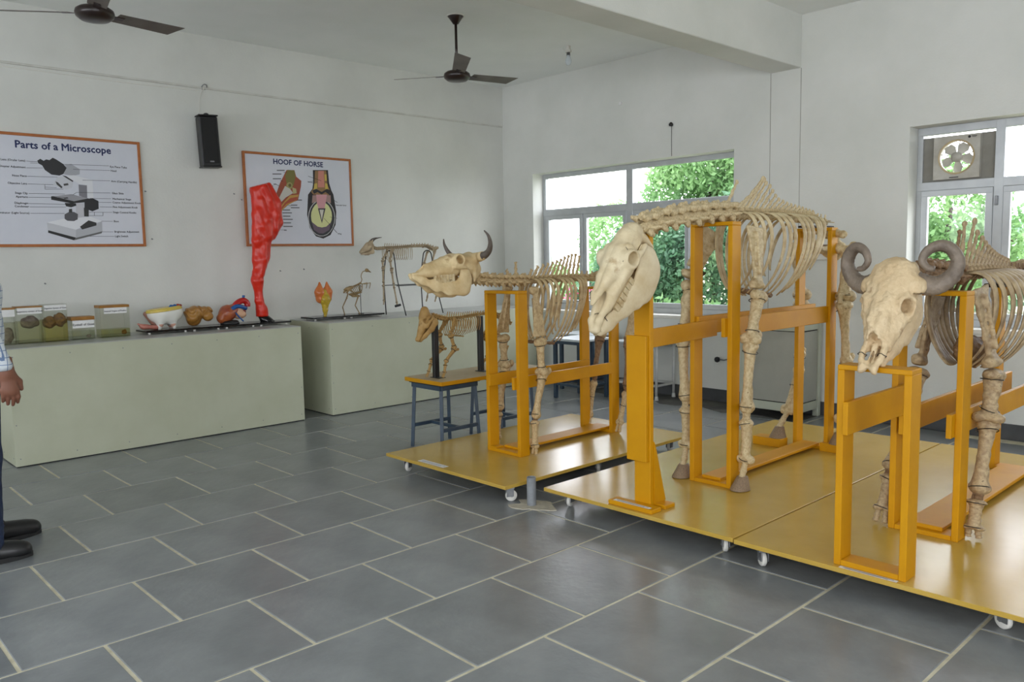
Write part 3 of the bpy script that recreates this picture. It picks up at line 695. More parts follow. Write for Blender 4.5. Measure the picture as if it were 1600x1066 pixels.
def f_cerv(X,Y,Z):
    A=abs(X)
    d=uni(.06,cap(X,Y,Z,(0,-.4,0),(0,.42,0),.27,.28),ell(X,Y,Z,(0,.45,0),(.31,.1,.31)),cap(X,Y,Z,(0,-.42,.05),(0,-.55,.05),.2,.14),ell(X,Y,Z,(0,0,.36),(.36,.46,.2)))
    d=uni(.05,d,cap(A,Y,Z,(.2,-.1,0),(.48,.30,-.06),.2,.12,'z',1.6),cap(A,Y,Z,(.2,-.1,-.08),(.42,-.36,-.2),.17,.14),cap(A,Y,Z,(.16,-.1,-.12),(.26,.12,-.34),.17,.12,'x',1.4),cap(A,Y,Z,(.24,-.3,.36),(.30,-.56,.42),.14,.10),cap(A,Y,Z,(.24,.3,.38),(.32,.58,.36),.14,.12),cap(X,Y,Z,(0,-.25,.5),(0,.2,.58),.09,.09))
    d=ss(d,cap(X,Y,Z,(0,-1,.25),(0,1,.25),.11,.11),.04)
    d=ss(d,sph(A,Y,Z,(.42,.0,.14),.12),.04)
    return d+wob(X,Y,Z,9,.035)
def f_thor(X,Y,Z):
    A=abs(X)
    d=uni(.06,cap(X,Y,Z,(0,-.36,0),(0,.36,0),.28,.28),ell(X,Y,Z,(0,.4,0),(.36,.1,.34)),ell(X,Y,Z,(0,-.4,0),(.34,.1,.32)),ell(X,Y,Z,(0,0,.42),(.3,.34,.2)))
    d=uni(.06,d,cap(A,Y,Z,(.2,-.05,.38),(.66,-.02,.44),.15,.14),cap(A,Y,Z,(.16,-.3,.5),(.2,-.52,.56),.1,.07),cap(A,Y,Z,(.16,.3,.5),(.2,.5,.5),.1,.07))
    d=ss(d,cap(X,Y,Z,(0,-1,.36),(0,1,.36),.12,.12),.04)
    return d+wob(X,Y,Z,10,.025)
def f_lumb(X,Y,Z):
    A=abs(X)
    d=uni(.06,cap(X,Y,Z,(0,-.36,0),(0,.36,0),.3,.3),ell(X,Y,Z,(0,.4,0),(.36,.1,.32)),ell(X,Y,Z,(0,0,.42),(.28,.36,.2)),cap(A,Y,Z,(.25,0,.12),(1.35,-.15,.05),.17,.14,'z',2.2),cap(A,Y,Z,(.16,-.3,.5),(.24,-.5,.62),.12,.1),cap(X,Y,Z,(0,0,.5),(0,.05,1.0),.2,.17,'x',2.4))
    return d+wob(X,Y,Z,10,.025)
def f_spin(X,Y,Z):
    d=uni(.05,cap(X,Y,Z,(0,.0,.0),(0,0,.5),.085,.06,'x',2.0),cap(X,Y,Z,(0,0,.5),(0,0,.95),.06,.05,'x',1.6),ell(X,Y,Z,(0,0,.98),(.045,.075,.05)))
    return d+wob(X,Y,Z,22,.006)
CB={}
for nm,fn,lo,hi,h in [('humerus',f_humerus,(-.3,-.3,-.15),(.3,.3,1.12),.02),('radius_ulna',f_radius,(-.25,-.2,-.3),(.25,.38,1.06),.02),('metapodial',f_meta(True),(-.25,-.2,-.08),(.25,.2,1.12),.018),('cannon_bone',f_meta(False),(-.3,-.2,-.08),(.3,.22,1.12),.018),
  ('carpus',f_carpus,(-.8,-.7,-.1),(.8,.85,1.1),.04),('tarsus',f_tarsus,(-.6,-.5,-.95),(.6,1.15,1.12),.045),('femur',f_femur,(-.3,-.25,-.15),(.32,.3,1.1),.02),('tibia',f_tibia,(-.26,-.26,-.06),(.26,.26,1.06),.02),('phalanx',f_phal,(-.4,-.4,-.25),(.4,.4,1.2),.045),
  ('scapula',f_scap,(-.14,-.26,-.06),(.12,.26,1.08),.0135),('pelvis',f_pelvis,(-.55,-.18,-.3),(.55,1.05,.25),.022),('cervical_vertebra',f_cerv,(-.6,-.75,-.6),(.6,.75,.8),.035),('thoracic_vertebra',f_thor,(-.9,-.7,-.42),(.9,.7,.75),.042),('lumbar_vertebra',f_lumb,(-1.6,-.7,-.42),(1.6,.7,1.25),.05),('spinous_process',f_spin,(-.1,-.12,-.1),(.1,.12,1.08),.0135)]:
    CB[nm]=sdf(nm,fn,lo,hi,h,BN_COW)
# hoof (single, toe towards -y) and cloven claw, base on z=0
def hoof_mesh(name,w,n=20):
    V=[];F=[]
    for z,rr,oy in((0,1,0),(.05,1,.01),(.5,.78,.16),(.9,.58,.30),(1.0,.5,.32)):
        for k in range(n):
            a=2*math.pi*k/n; y=-math.cos(a)*rr; x=math.sin(a)*rr*w
            if y>.3: y=.3+(y-.3)*.5
            V.append((x,y+oy,z))
    for i in range(4):
        for k in range(n): k2=(k+1)%n; F.append((i*n+k,i*n+k2,(i+1)*n+k2,(i+1)*n+k))
    F+=[tuple(range(n))[::-1],tuple(4*n+k for k in range(n))]
    return mesh(name,V,F,M_HOOF,True)
CB['hoof']=hoof_mesh('hoof',.95)
def BM(A,Bp,rs,side=1,ref=(0,1,0)):
    A=Vector(A);Bp=Vector(Bp); z=Bp-A; L=z.length; zh=z/L; y=Vector(ref); y=(y-zh*y.dot(zh)).normalized(); x=y.cross(zh)*side
    return Matrix(((x.x*rs,y.x*rs,z.x,A.x),(x.y*rs,y.y*rs,z.y,A.y),(x.z*rs,y.z*rs,z.z,A.z),(0,0,0,1)))
def bone(name,parent,A,Bp,r,m,side=1,key=None,ref=(0,1,0)): return inst(name,CB[key or name],parent,BM(A,Bp,r/.09,side,ref),m)
def wire_loop(parent,A,Bp,t,r):
    A=Vector(A);Bp=Vector(Bp); d=(Bp-A).normalized(); c=A.lerp(Bp,t); u=d.orthogonal().normalized(); v=d.cross(u)
    ti=random.uniform(-.35,.35)
    pts=[c+u*(r*math.cos(a))+v*(r*math.sin(a))+d*(ti*r*math.sin(a+.4)) for a in [2*math.pi*i/14 for i in range(15)]]
    b=B().tube(pts,.0022,5,cap=False); return b
def lerp3(a,b_,t): return tuple(a[i]+(b_[i]-a[i])*t for i in range(3))
def foreleg(sk,x,side,st,sh,el,ct,cb_,fe,toe,rr,m,horse=False,xt=None,mj=None,flip=False,sw=1.0,claw=True):
    """joints are (y,z); x = leg plane"""
    P=lambda p,dx=0:(x+dx*side,p[0],p[1])
    mj=mj or m; xt=xt if xt is not None else x-.05*side
    S=(xt,st[0],st[1]); H=P((sh[0],sh[1]+rr*1.2))
    L=(Vector(S)-Vector(H)).length
    if flip: inst('scapula',CB['scapula'],sk,BM(H,S,L*sw,side),m)
    else: inst('scapula',CB['scapula'],sk,BM(S,H,L*sw,side),m)
    bone('humerus',sk,P(sh),P(el),rr*1.12,m,side)
    bone('radius_ulna',sk,P((el[0],el[1]-rr*.6)),P(ct),rr,m,side)
    inst('carpus',CB['carpus'],sk,BM(P(ct),P(cb_),rr*1.45,side),mj)
    bone('metacarpal',sk,P(cb_),P(fe),rr*.82,m,side,'cannon_bone' if horse else 'metapodial')
    W=[wire_loop(sk,P(sh),P(el),.16,rr*1.75),wire_loop(sk,P(sh),P(el),.78,rr*1.5),wire_loop(sk,P(el),P(ct),.15,rr*1.7),wire_loop(sk,P(el),P(ct),.95,rr*1.6),wire_loop(sk,P(cb_),P(fe),.06,rr*1.5),wire_loop(sk,P(cb_),P(fe),.95,rr*1.45)]
    foot(sk,P(fe),P(toe),rr,m,side,horse,claw)
    for b in W: b.obj('binding_wire',M_WIRE,sk)
def foot(sk,F_,T_,rr,m,side,horse,claw=True):
    if horse:
        zt=T_[2]; mid=lerp3(F_,(T_[0],T_[1]+.012,zt+.035),.62)
        inst('phalanx',CB['phalanx'],sk,BM(F_,mid,rr*2.9,side),m)
        inst('phalanx',CB['phalanx'],sk,BM(mid,(T_[0],T_[1]+.01,zt+.03),rr*3.0,side),m)
        s=.058; inst('hoof',CB['hoof'],sk,Matrix.Translation((T_[0],T_[1]-.004,zt-.032))@Matrix.Diagonal((.055,s*1.1,.07,1)),M_HOOF)
    else:
        for q in(-1,1):
            a=(F_[0]+q*rr*.62,F_[1],F_[2]); c=(T_[0]+q*rr*.85,T_[1]-.004,T_[2]); mid=lerp3(a,c,.5)
            inst('phalanx',CB['phalanx'],sk,BM(a,mid,rr*2.0,side),m)
            inst('phalanx',CB['phalanx'],sk,BM(mid,c,rr*2.1,side),m)
def hindleg(sk,x,side,hip,kn,hk,fe,toe,rr,m,horse=False,mj=None):
    P=lambda p,dx=0:(x+dx*side,p[0],p[1]); mj=mj or m
    bone('femur',sk,P(hip),P((kn[0],kn[1]+rr*.6)),rr*1.15,m,side)
    inst('patella',CB['phalanx'],sk,BM(P((kn[0]-rr*1.9,kn[1]+rr*1.8)),P((kn[0]-rr*2.0,kn[1]-rr*.3)),rr*2.4,side),mj)
    bone('tibia',sk,P((kn[0],kn[1]-rr*.5)),P((hk[0],hk[1]+rr)),rr,mj if not horse else m,side)
    inst('tarsus',CB['tarsus'],sk,BM(P((hk[0],hk[1]+rr)),P((hk[0]-rr*.3,hk[1]-rr*2.2)),rr*2.9,side),mj)
    bone('metatarsal',sk,P((hk[0]-rr*.3,hk[1]-rr*2.2)),P(fe),rr*.8,m,side,'cannon_bone' if horse else 'metapodial')
    for b in [wire_loop(sk,P(hip),P(kn),.9,rr*1.8),wire_loop(sk,P(kn),P(hk),.12,rr*1.9),wire_loop(sk,P(kn),P(hk),.95,rr*1.5),wire_loop(sk,P(hk),P(fe),.5,rr*1.1)]: b.obj('binding_wire',M_WIRE,sk)
    foot(sk,P(fe),P(toe),rr,m,side,horse)
def polyat(pts,s):
    """point at fraction s (0..1) of a polyline's length"""
    P=[Vector(p) for p in pts]; L=[(P[i+1]-P[i]).length for i in range(len(P)-1)]; t=s*sum(L)
    for i,l in enumerate(L):
        if t<=l or i==len(L)-1: return P[i].lerp(P[i+1],t/l),(P[i+1]-P[i]).normalized(),sum(L)
        t-=l
def spine(sk,xc,pts,n,key,scl,m,spin=None,zs=1.0,xs=1.0,jit=.06):
    """n vertebrae along polyline pts [(y,z)]; spin[i]=(dy,height)"""
    Q=[(xc,p[0],p[1]) for p in pts]; tot=polyat(Q,0)[2]; sp=tot/n; out=[]
    for i in range(n):
        p,d,_=polyat(Q,(i+.5)/n)
        s=sp*scl; zh=Vector((1,0,0)).cross(d); j=lambda:random.uniform(-jit,jit)
        M=Matrix(((1,d.x,zh.x,p.x),(0,d.y,zh.y,p.y),(0,d.z,zh.z,p.z),(0,0,0,1)))@Matrix.Rotation(j(),4,'Y')@Matrix.Diagonal((s*xs,sp*(.90 if key[0]=='c' else 1.0),s*zs,1))
        v=inst(key,CB[key],sk,M,m)
        if spin and i<len(spin) and spin[i]:
            dy,hh=spin[i]; a=(xc,p.y,p.z+.45*s*zs); e=(xc,p.y+dy,p.z+hh)
            L=(Vector(e)-Vector(a)).length
            inst('spinous_process',CB['spinous_process'],v,BM(a,e,spin_w[0]*10),m)
        out.append(p)
    return out
spin_w=[.028]
def ribs(sk,xc,lst,wide,thick,m,neck=.03):
    """lst: (y0,z0,W,ye,ze,xe) for the left side, mirrored"""
    for (y0,z0,W,ye,ze,xe,bk) in lst:
        P0=Vector((neck,0,0));P1=Vector((W*1.30,bk*.9,.035));P2=Vector((W*1.18,ye-y0+bk,(ze-z0)*.72));P3=Vector((xe,ye-y0,ze-z0))
        pts=[];R=[]
        for i in range(15):
            t=i/14; u=1-t; pts.append(P0*u**3+P1*3*u*u*t+P2*3*u*t*t+P3*t**3); R.append(wide*(.62+.38*math.sin(math.pi*min(1,t*.9+.15)))*(1 if t<.93 else .85))
        b=B().tube(pts,R,8,wide=(0,1,0.15),flat=thick/wide)
        me=mesh('rib',b.V,b.F,m,True)
        for sd in(1,-1): inst('rib',me,sk,Matrix.Translation((xc,y0,z0))@Matrix.Rotation(random.uniform(-.03,.03),4,'Z')@Matrix.Diagonal((sd,1,1,1)))
def skullM(O,F,roll=0,yaw=0):
    """O=(x,y,z); F=(dy,dz) forward direction in the sagittal plane"""
    f=Vector((0,F[0],F[1])).normalized(); x=Vector((-1,0,0)); u=x.cross(f)
    M=Matrix(((x.x,f.x,u.x,O[0]),(x.y,f.y,u.y,O[1]),(x.z,f.z,u.z,O[2]),(0,0,0,1)))
    return M@Matrix.Rotation(yaw,4,'Z')@Matrix.Rotation(roll,4,'Y')
def teeth(parent,M,x,a,b_,n,w,h,dn,m=None):
    """row of cheek teeth from a to b (y,z) on both sides"""
    for sd in(-1,1):
        bb=B()
        for i in range(n):
            t=(i+.5)/n; y=a[0]+(b_[0]-a[0])*t; z=a[1]+(b_[1]-a[1])*t; l=abs(b_[0]-a[0])/n*.47
            xx=sd*(x[0]+(x[1]-x[0])*t); bb.box(xx-w,xx+w,y-l,y+l,z,z+dn*h*random.uniform(.8,1.1),.0012)
        o=bb.obj('teeth',m or M_TOOTH); A=o.matrix_basis.copy(); o.parent=parent; o.matrix_basis=wm(parent).inverted()@M@A
def child_local(b,name,m,parent,M,smooth=True):
    o=b.obj(name,m,None,smooth); A=o.matrix_basis.copy(); o.parent=parent; o.matrix_basis=wm(parent).inverted()@M@A; return o
def spline(pts,n):
    P=[Vector(p) for p in pts]; P=[P[0]*2-P[1]]+P+[P[-1]*2-P[-2]]; out=[]
    m=len(P)-3
    for i in range(n+1):
        t=i/n*m; k=min(int(t),m-1); t-=k; p0,p1,p2,p3=P[k:k+4]
        out.append(.5*((2*p1)+(p2-p0)*t+(2*p0-5*p1+4*p2-p3)*t*t+(3*p1-p0-3*p2+p3)*t**3))
    return out
def horn(parent,M,pts,r0,r1,m,n=36,rings=0,flat=.85):
    P=spline(pts,n); R=[]
    for i in range(n+1):
        t=i/n; rr=r0+(r1-r0)*t**.9
        if rings: rr*=1+rings*math.sin(i*2.2)*(1-t)
        R.append(max(rr,.003))
    return child_local(B().tube(P,R,16,flat=flat),'horn',m,parent,M)
# ================================================================== COW
XC=-3.85
cow=empty('cow_skeleton',(XC,3.95,PZ),'mounted cow skeleton with short dark horns on the left stand','skeleton')
def f_cowskull(X,Y,Z):
    A=abs(X)
    d=uni(.03,ell(X,Y,Z,(0,.055,.06),(.07,.09,.066)),ell(X,Y,Z,(0,.11,.092),(.082,.12,.045)),cap(X,Y,Z,(0,.17,.06),(0,.39,.028),.064,.03))
    d=uni(.025,d,cap(X,Y,Z,(0,.15,.105),(0,.37,.055),.026,.016),cap(A,Y,Z,(.036,.18,.038),(.026,.36,.02),.035,.022),cap(A,Y,Z,(.05,.22,.035),(.04,.31,.026),.02,.014))
    d=su(d,sph(A,Y,Z,(.078,.165,.092),.039),.02)
    d=uni(.02,d,cap(A,Y,Z,(.088,.2,.05),(.084,.09,.045),.013,.012),cap(A,Y,Z,(.022,.35,.022),(.016,.462,.014),.018,.008),cap(A,Y,Z,(.0,.44,.014),(.016,.462,.013),.007,.008))
    d=uni(.02,d,sph(A,Y,Z,(.022,.0,.0),.024),cap(A,Y,Z,(.05,.02,.03),(.048,.03,-.035),.013,.007),cap(X,Y,Z,(0,-.01,.04),(0,.02,.1),.05,.05),cap(A,Y,Z,(.055,.012,.108),(.125,.0,.112),.03,.024))
    d=ss(d,sph(A,Y,Z,(.118,.172,.094),.032),.006); d=ss(d,cap(A,Y,Z,(.11,.17,.093),(.045,.15,.085),.026,.020),.006)
    d=ss(d,ell(A,Y,Z,(.098,.075,.06),(.03,.045,.028)),.012)
    d=ss(d,ell(X,Y,Z,(0,.41,.05),(.02,.05,.026)),.01); d=ss(d,ell(X,Y,Z,(0,.27,-.025),(.03,.12,.022)),.01)
    d=ss(d,sph(X,Y,Z,(0,-.03,.035),.018),.006)
    return d+wob(X,Y,Z,70,.0012)+wob(X,Y,Z,190,.0005)
def f_cowmand(X,Y,Z):
    A=abs(X)
    d=uni(.02,pathcap(A,Y,Z,[(.012,.455,.002),(.02,.40,-.022),(.038,.32,-.055),(.05,.22,-.078),(.058,.13,-.07),(.060,.105,-.02),(.064,.10,.05)],[.012,.017,.026,.034,.045,.034,.017],.02,'x',2.3),cap(A,Y,Z,(.062,.115,.0),(.062,.135,.055),.018,.008,'x',1.6))
    d=su(d,cap(A,Y,Z,(0,.43,-.008),(.012,.455,.002),.011,.011),.02)
    return d+wob(X,Y,Z,70,.0012)
MC=skullM((XC,3.287,1.292),(-1,.012),roll=math.radians(6))
sk=inst('skull',sdf('cow_skull',f_cowskull,(-.17,-.06,-.06),(.17,.49,.17),.0052,BN_CSK),cow,MC)
md=inst('mandible',sdf('cow_mandible',f_cowmand,(-.1,.03,-.14),(.1,.49,.09),.005,BN_CSK),cow,MC)
teeth(sk,MC,(.054,.038),(.19,.012),(.33,.012),7,.009,.044,-1); teeth(md,MC,(.054,.038),(.185,-.052),(.32,-.035),7,.008,.018,1)
bb=B()
for i in range(8):
    x=(i-3.5)*.006; bb.tube([(x*.8,.445-abs(x)*.4,.008),(x*1.15,.468-abs(x)*.6,.016)],[.0035,.0028],6)
child_local(bb,'incisors',M_TOOTH,md,MC)
for sd in(-1,1):
    horn(sk,MC,[(sd*.10,.004,.110),(sd*.135,.0,.115),(sd*.175,.0,.138),(sd*.205,.012,.178),(sd*.212,.03,.222),(sd*.196,.046,.255)],.030,.004,M_HORN,24,.01,.95)
    child_local(B().tube([(sd*.085,.006,.108),(sd*.118,.003,.112)],[.030,.0285],16),'horn_core',BN_CSK,sk,MC)
spin_w[0]=.0165
cm=spine(cow,XC,[(3.295,1.27),(3.36,1.262),(3.50,1.250),(3.76,1.243)],7,'cervical_vertebra',1.3,BN_COW,[None,None,None,(.0,.05),(-.02,.07),(.0,.125),(.0,.05)])
tip=[(.03,.07),(.05,.085),(.06,.092),(.065,.098),(.07,.105),(.07,.115),(.07,.125),(.065,.142),(.06,.155),(.05,.165),(.045,.168),(.04,.155)]
tm=spine(cow,XC,[(3.76,1.243),(4.0,1.245),(4.27,1.243)],12,'thoracic_vertebra',1.35,BN_COW,tip)
spine(cow,XC,[(4.27,1.243),(4.60,1.228)],6,'lumbar_vertebra',.95,BN_COW)
spine(cow,XC,[(4.60,1.228),(4.86,1.21),(4.98,1.13),(5.02,1.0)],9,'thoracic_vertebra',.7,BN_COW)
spin_w[0]=.028
L=[]
for i in range(12):
    t=i/11; p=tm[i]
    L.append((p.y,p.z+.012,.075+.085*math.sin(math.pi*min(1,.15+t*.75)),p.y-.02-.09*t,.86-.035*math.sin(math.pi*t)+.09*max(0,t-.6)**1*1.2,.025+.05*t,.03))
ribs(cow,XC,[L[i] for i in (0,1,2,3,5,6,7,9,10,11)],.0145,.006,BN_COW)
for i in range(6):
    inst('sternebra',CB['phalanx'],cow,BM((XC,3.74+i*.045,.845-.006*i),(XC,3.782+i*.045,.84-.006*i),.045,1,(0,0,1)),BN_DARK)
inst('pelvis',CB['pelvis'],cow,Matrix.Translation((XC,4.56,1.235))@Matrix.Diagonal((.42,.38,.42,1)),BN_COW)
foreleg(cow,-3.678,1,(3.69,1.205),(3.695,.868),(3.715,.645),(3.652,.372),(3.643,.338),(3.639,.178),(3.638,.130),.0195,BN_COW,xt=-3.715,mj=BN_DARK,flip=True,sw=.95)
foreleg(cow,-4.045,-1,(3.72,1.205),(3.711,.87),(3.725,.662),(3.67,.38),(3.66,.345),(3.645,.182),(3.638,.132),.0195,BN_COW,xt=-3.99,mj=BN_DARK,flip=True)
hindleg(cow,-3.69,1,(4.70,1.14),(4.625,.775),(4.595,.445),(4.517,.195),(4.502,.135),.0195,BN_COW,mj=BN_DARK)
hindleg(cow,-4.03,-1,(4.74,1.14),(4.70,.785),(4.635,.485),(4.575,.20),(4.56,.135),.0195,BN_COW,mj=BN_DARK)
# wire strung along the ribs
P=[]
for i in range(2,12):
    y0,z0,W,ye,ze,xe,bk=L[i]; P.append((XC+W*1.0,y0+(ye-y0)*.3+bk*.5,z0+(ze-z0)*.38))
B().tube(P,.0016,5).obj('binding_wire',M_WIRE,cow)
# ================================================================== HORSE
XH=-2.48
horse=empty('horse_skeleton',(XH,4.3,PZ),'tall mounted horse skeleton with lowered skull on the middle stand','skeleton')
def f_hskull(X,Y,Z):
    A=abs(X)
    d=uni(.03,ell(X,Y,Z,(0,.065,.066),(.062,.09,.06)),ell(X,Y,Z,(0,.16,.085),(.078,.12,.05)),cap(X,Y,Z,(0,.18,.062),(0,.40,.05),.066,.034))
    d=uni(.025,d,pathcap(A,Y,Z,[(.02,.15,.108),(.018,.3,.105),(.01,.40,.106),(.004,.458,.104)],[.03,.024,.016,.006],.02),cap(A,Y,Z,(.034,.2,.034),(.022,.42,.03),.036,.024),cap(A,Y,Z,(.076,.19,.058),(.05,.34,.046),.014,.009))
    d=su(d,sph(A,Y,Z,(.078,.175,.088),.044),.02)
    d=uni(.016,d,cap(A,Y,Z,(.09,.2,.06),(.088,.065,.04),.014,.013),cap(A,Y,Z,(.06,.13,.115),(.092,.115,.055),.016,.012))
    d=uni(.02,d,pathcap(A,Y,Z,[(.024,.39,.035),(.024,.45,.042),(.02,.50,.038),(.012,.535,.018)],[.022,.016,.018,.018],.015),cap(X,Y,Z,(0,.49,.03),(0,.53,.015),.02,.018))
    d=uni(.02,d,cap(X,Y,Z,(0,-.002,.06),(0,.05,.085),.045,.05),cap(A,Y,Z,(.0,-.004,.098),(.03,-.004,.095),.016,.012),sph(A,Y,Z,(.022,-.006,.0),.024),cap(X,Y,Z,(0,.0,.02),(0,.1,.02),.03,.03),cap(A,Y,Z,(.048,.01,.03),(.046,.0,-.06),.014,.007))
    d=ss(d,sph(A,Y,Z,(.116,.180,.090),.036),.006); d=ss(d,cap(A,Y,Z,(.11,.178,.09),(.045,.155,.08),.031,.022),.006)
    d=ss(d,ell(A,Y,Z,(.086,.085,.082),(.026,.036,.026)),.012)
    d=ss(d,ell(X,Y,Z,(0,.435,.079),(.2,.072,.019)),.008); d=ss(d,ell(X,Y,Z,(0,.42,.07),(.017,.09,.03)),.008)
    d=ss(d,ell(X,Y,Z,(0,.3,-.02),(.028,.16,.02)),.01)
    return d+wob(X,Y,Z,60,.0010)+wob(X,Y,Z,180,.0004)
def f_hmand(X,Y,Z):
    A=abs(X)
    d=pathcap(A,Y,Z,[(.070,.078,.022),(.070,.09,-.03),(.068,.13,-.085),(.062,.205,-.105),(.052,.285,-.084),(.038,.365,-.056),(.02,.46,-.034),(.014,.525,-.010)],[.02,.044,.066,.058,.041,.030,.022,.018],.025,'x',3.2)
    d=su(d,cap(A,Y,Z,(.066,.11,.0),(.066,.125,.05),.018,.008,'x',2),.015)
    d=su(d,cap(A,Y,Z,(0,.47,-.028),(.008,.528,-.006),.02,.016),.02)
    return d+wob(X,Y,Z,60,.0010)
MH=skullM((XH,3.195,1.475),(-.606,-.795),roll=math.radians(-2))
sk=inst('skull',sdf('horse_skull',f_hskull,(-.15,-.06,-.1),(.15,.58,.17),.0055,BN_HSK),horse,MH)
md=inst('mandible',sdf('horse_mandible',f_hmand,(-.11,.02,-.19),(.11,.57,.08),.0052,BN_HSK),horse,MH)
teeth(sk,MH,(.056,.040),(.225,.012),(.405,.014),6,.010,.046,-1); teeth(md,MH,(.055,.040),(.235,-.056),(.40,-.030),6,.0095,.022,1)
for prt,z0,dz,y0 in((sk,.020,-.024,.535),(md,-.010,.016,.528)):
    bb=B()
    for i in range(6):
        a=(i-2.5)*.42; x=.022*math.sin(a); y=y0+.020*(math.cos(a)-1)
        bb.tube([(x,y,z0),(x*1.1,y+.016*math.cos(a),z0+dz)],[.0068,.006],7)
    child_local(bb,'incisors',M_TOOTH,prt,MH)
child_local(B().tube([(.03*math.cos(a),.47+.006*math.sin(a*2),.0+.055*math.sin(a)) for a in [i*.45 for i in range(15)]],.0016,5),'binding_wire',M_WIRE,sk,MH)
child_local(B().tube([(-.07,.215,.115),(-.095,.17,.125),(-.06,.14,.13),(.0,.13,.136),(.06,.14,.13)],.0014,5),'binding_wire',M_WIRE,sk,MH)
spin_w[0]=.0165
hm=spine(horse,XH,[(3.195,1.53),(3.288,1.546),(3.40,1.568),(3.52,1.588),(3.70,1.604),(4.03,1.616)],8,'cervical_vertebra',1.2,BN_HORSE,[None,None,None,None,None,None,(.0,.06),(.115,.165)],jit=.16,xs=1.0)
tipsY=[(4.30,1.74),(4.377,1.80),(4.392,1.796),(4.411,1.782),(4.452,1.768),(4.482,1.745),(4.515,1.722),(4.55,1.704),(4.60,1.694),(4.65,1.686),(4.70,1.682),(4.75,1.679),(4.80,1.676),(4.845,1.674),(4.89,1.67),(4.935,1.668),(4.98,1.665)]
sp_=[]
for i in range(17):
    y=4.03+(i+.5)*.93/17; sp_.append((tipsY[i][0]-y,tipsY[i][1]-1.616))
tm=spine(horse,XH,[(4.03,1.612),(4.5,1.616),(4.96,1.598)],17,'thoracic_vertebra',1.3,BN_HORSE,sp_)
spine(horse,XH,[(4.96,1.60),(5.16,1.585)],4,'lumbar_vertebra',.95,BN_HORSE)
spin_w[0]=.028
L=[]
for i in range(16):
    t=i/15; p=tm[i]
    L.append((p.y,p.z+.012,.085+.125*math.sin(math.pi*min(1,.12+t*.72)),p.y-.02-.17*t,1.20-.05*math.sin(math.pi*min(1,t*1.1))+.16*max(0,t-.55)*1.3,.03+.10*t,.045))
ribs(horse,XH,[L[i] for i in (0,1,2,4,5,6,8,9,10,12,13,15)],.0175,.007,BN_HORSE)
for i in range(7):
    inst('sternebra',CB['phalanx'],horse,BM((XH,4.03+i*.062,1.20-.008*i),(XH,4.088+i*.062,1.195-.008*i),.06,1,(0,0,1)),BN_DARK)
inst('pelvis',CB['pelvis'],horse,Matrix.Translation((XH,5.04,1.50))@Matrix.Rotation(math.radians(-14),4,'X')@Matrix.Diagonal((.42,.36,.40,1)),BN_HORSE)
foreleg(horse,-2.30,1,(4.03,1.545),(4.003,1.185),(3.932,.922),(3.90,.552),(3.895,.488),(3.892,.272),(3.845,.155),.0245,BN_HORSE,True,xt=-2.335,sw=1.35)
foreleg(horse,-2.685,-1,(4.02,1.545),(3.93,1.235),(3.855,.935),(3.885,.575),(3.885,.51),(3.892,.295),(3.852,.155),.0245,BN_HORSE,True,xt=-2.62,sw=2.1)
hindleg(horse,-2.30,1,(5.075,1.43),(5.05,1.085),(5.10,.66),(5.06,.315),(5.01,.207),.026,BN_HORSE,True)
hindleg(horse,-2.675,-1,(5.15,1.43),(5.215,1.075),(5.215,.66),(5.06,.33),(4.935,.207),.026,BN_HORSE,True)
# ================================================================== BUFFALO
XB=-1.33
buf=empty('buffalo_skeleton',(XB,4.3,PZ),'mounted buffalo skeleton with tightly curled horns on the right stand','skeleton')
def f_bskull(X,Y,Z):
    A=abs(X)
    d=uni(.035,ell(X,Y,Z,(0,.055,.078),(.122,.10,.072)),ell(X,Y,Z,(0,.12,.095),(.102,.14,.056)),ell(X,Y,Z,(0,.01,.1),(.085,.06,.05)),cap(X,Y,Z,(0,.2,.085),(0,.33,.095),.07,.046))
    d=uni(.025,d,pathcap(A,Y,Z,[(.02,.16,.125),(.017,.26,.137),(.012,.335,.135)],[.028,.022,.010],.02),cap(A,Y,Z,(.05,.2,.06),(.038,.34,.075),.045,.026),cap(A,Y,Z,(.085,.2,.075),(.05,.3,.07),.024,.014))
    d=su(d,sph(A,Y,Z,(.090,.165,.10),.046),.02)
    d=uni(.014,d,pathcap(A,Y,Z,[(.038,.30,.085),(.045,.37,.098),(.042,.43,.108),(.028,.468,.112),(.012,.462,.112)],[.024,.013,.013,.016,.011],.01),cap(A,Y,Z,(.008,.33,.085),(.014,.458,.106),.007,.006))
    d=uni(.02,d,cap(A,Y,Z,(.095,.2,.07),(.09,.08,.05),.014,.013),sph(A,Y,Z,(.025,-.02,.01),.026),cap(X,Y,Z,(0,.0,.03),(0,.08,.04),.05,.055),cap(A,Y,Z,(.08,.07,.08),(.115,.068,.082),.036,.036))
    d=ss(d,sph(A,Y,Z,(.124,.178,.118),.040),.006); d=ss(d,cap(A,Y,Z,(.12,.175,.115),(.05,.155,.085),.033,.024),.006)
    d=ss(d,ell(A,Y,Z,(.108,.08,.07),(.028,.04,.026)),.012)
    d=ss(d,ell(X,Y,Z,(0,.378,.122),(.033,.068,.06)),.006); 
    d=su(d,cap(A,Y,Z,(.006,.33,.09),(.014,.46,.106),.0065,.007),.006)
    d=ss(d,ell(X,Y,Z,(0,.25,.0),(.03,.12,.03)),.01)
    return d+wob(X,Y,Z,58,.0034)+wob(X,Y,Z,150,.0016)+.0016*np.sin(300*Y+40*X)*np.clip((Y-.2)*8,0,1)*np.sin(120*X)
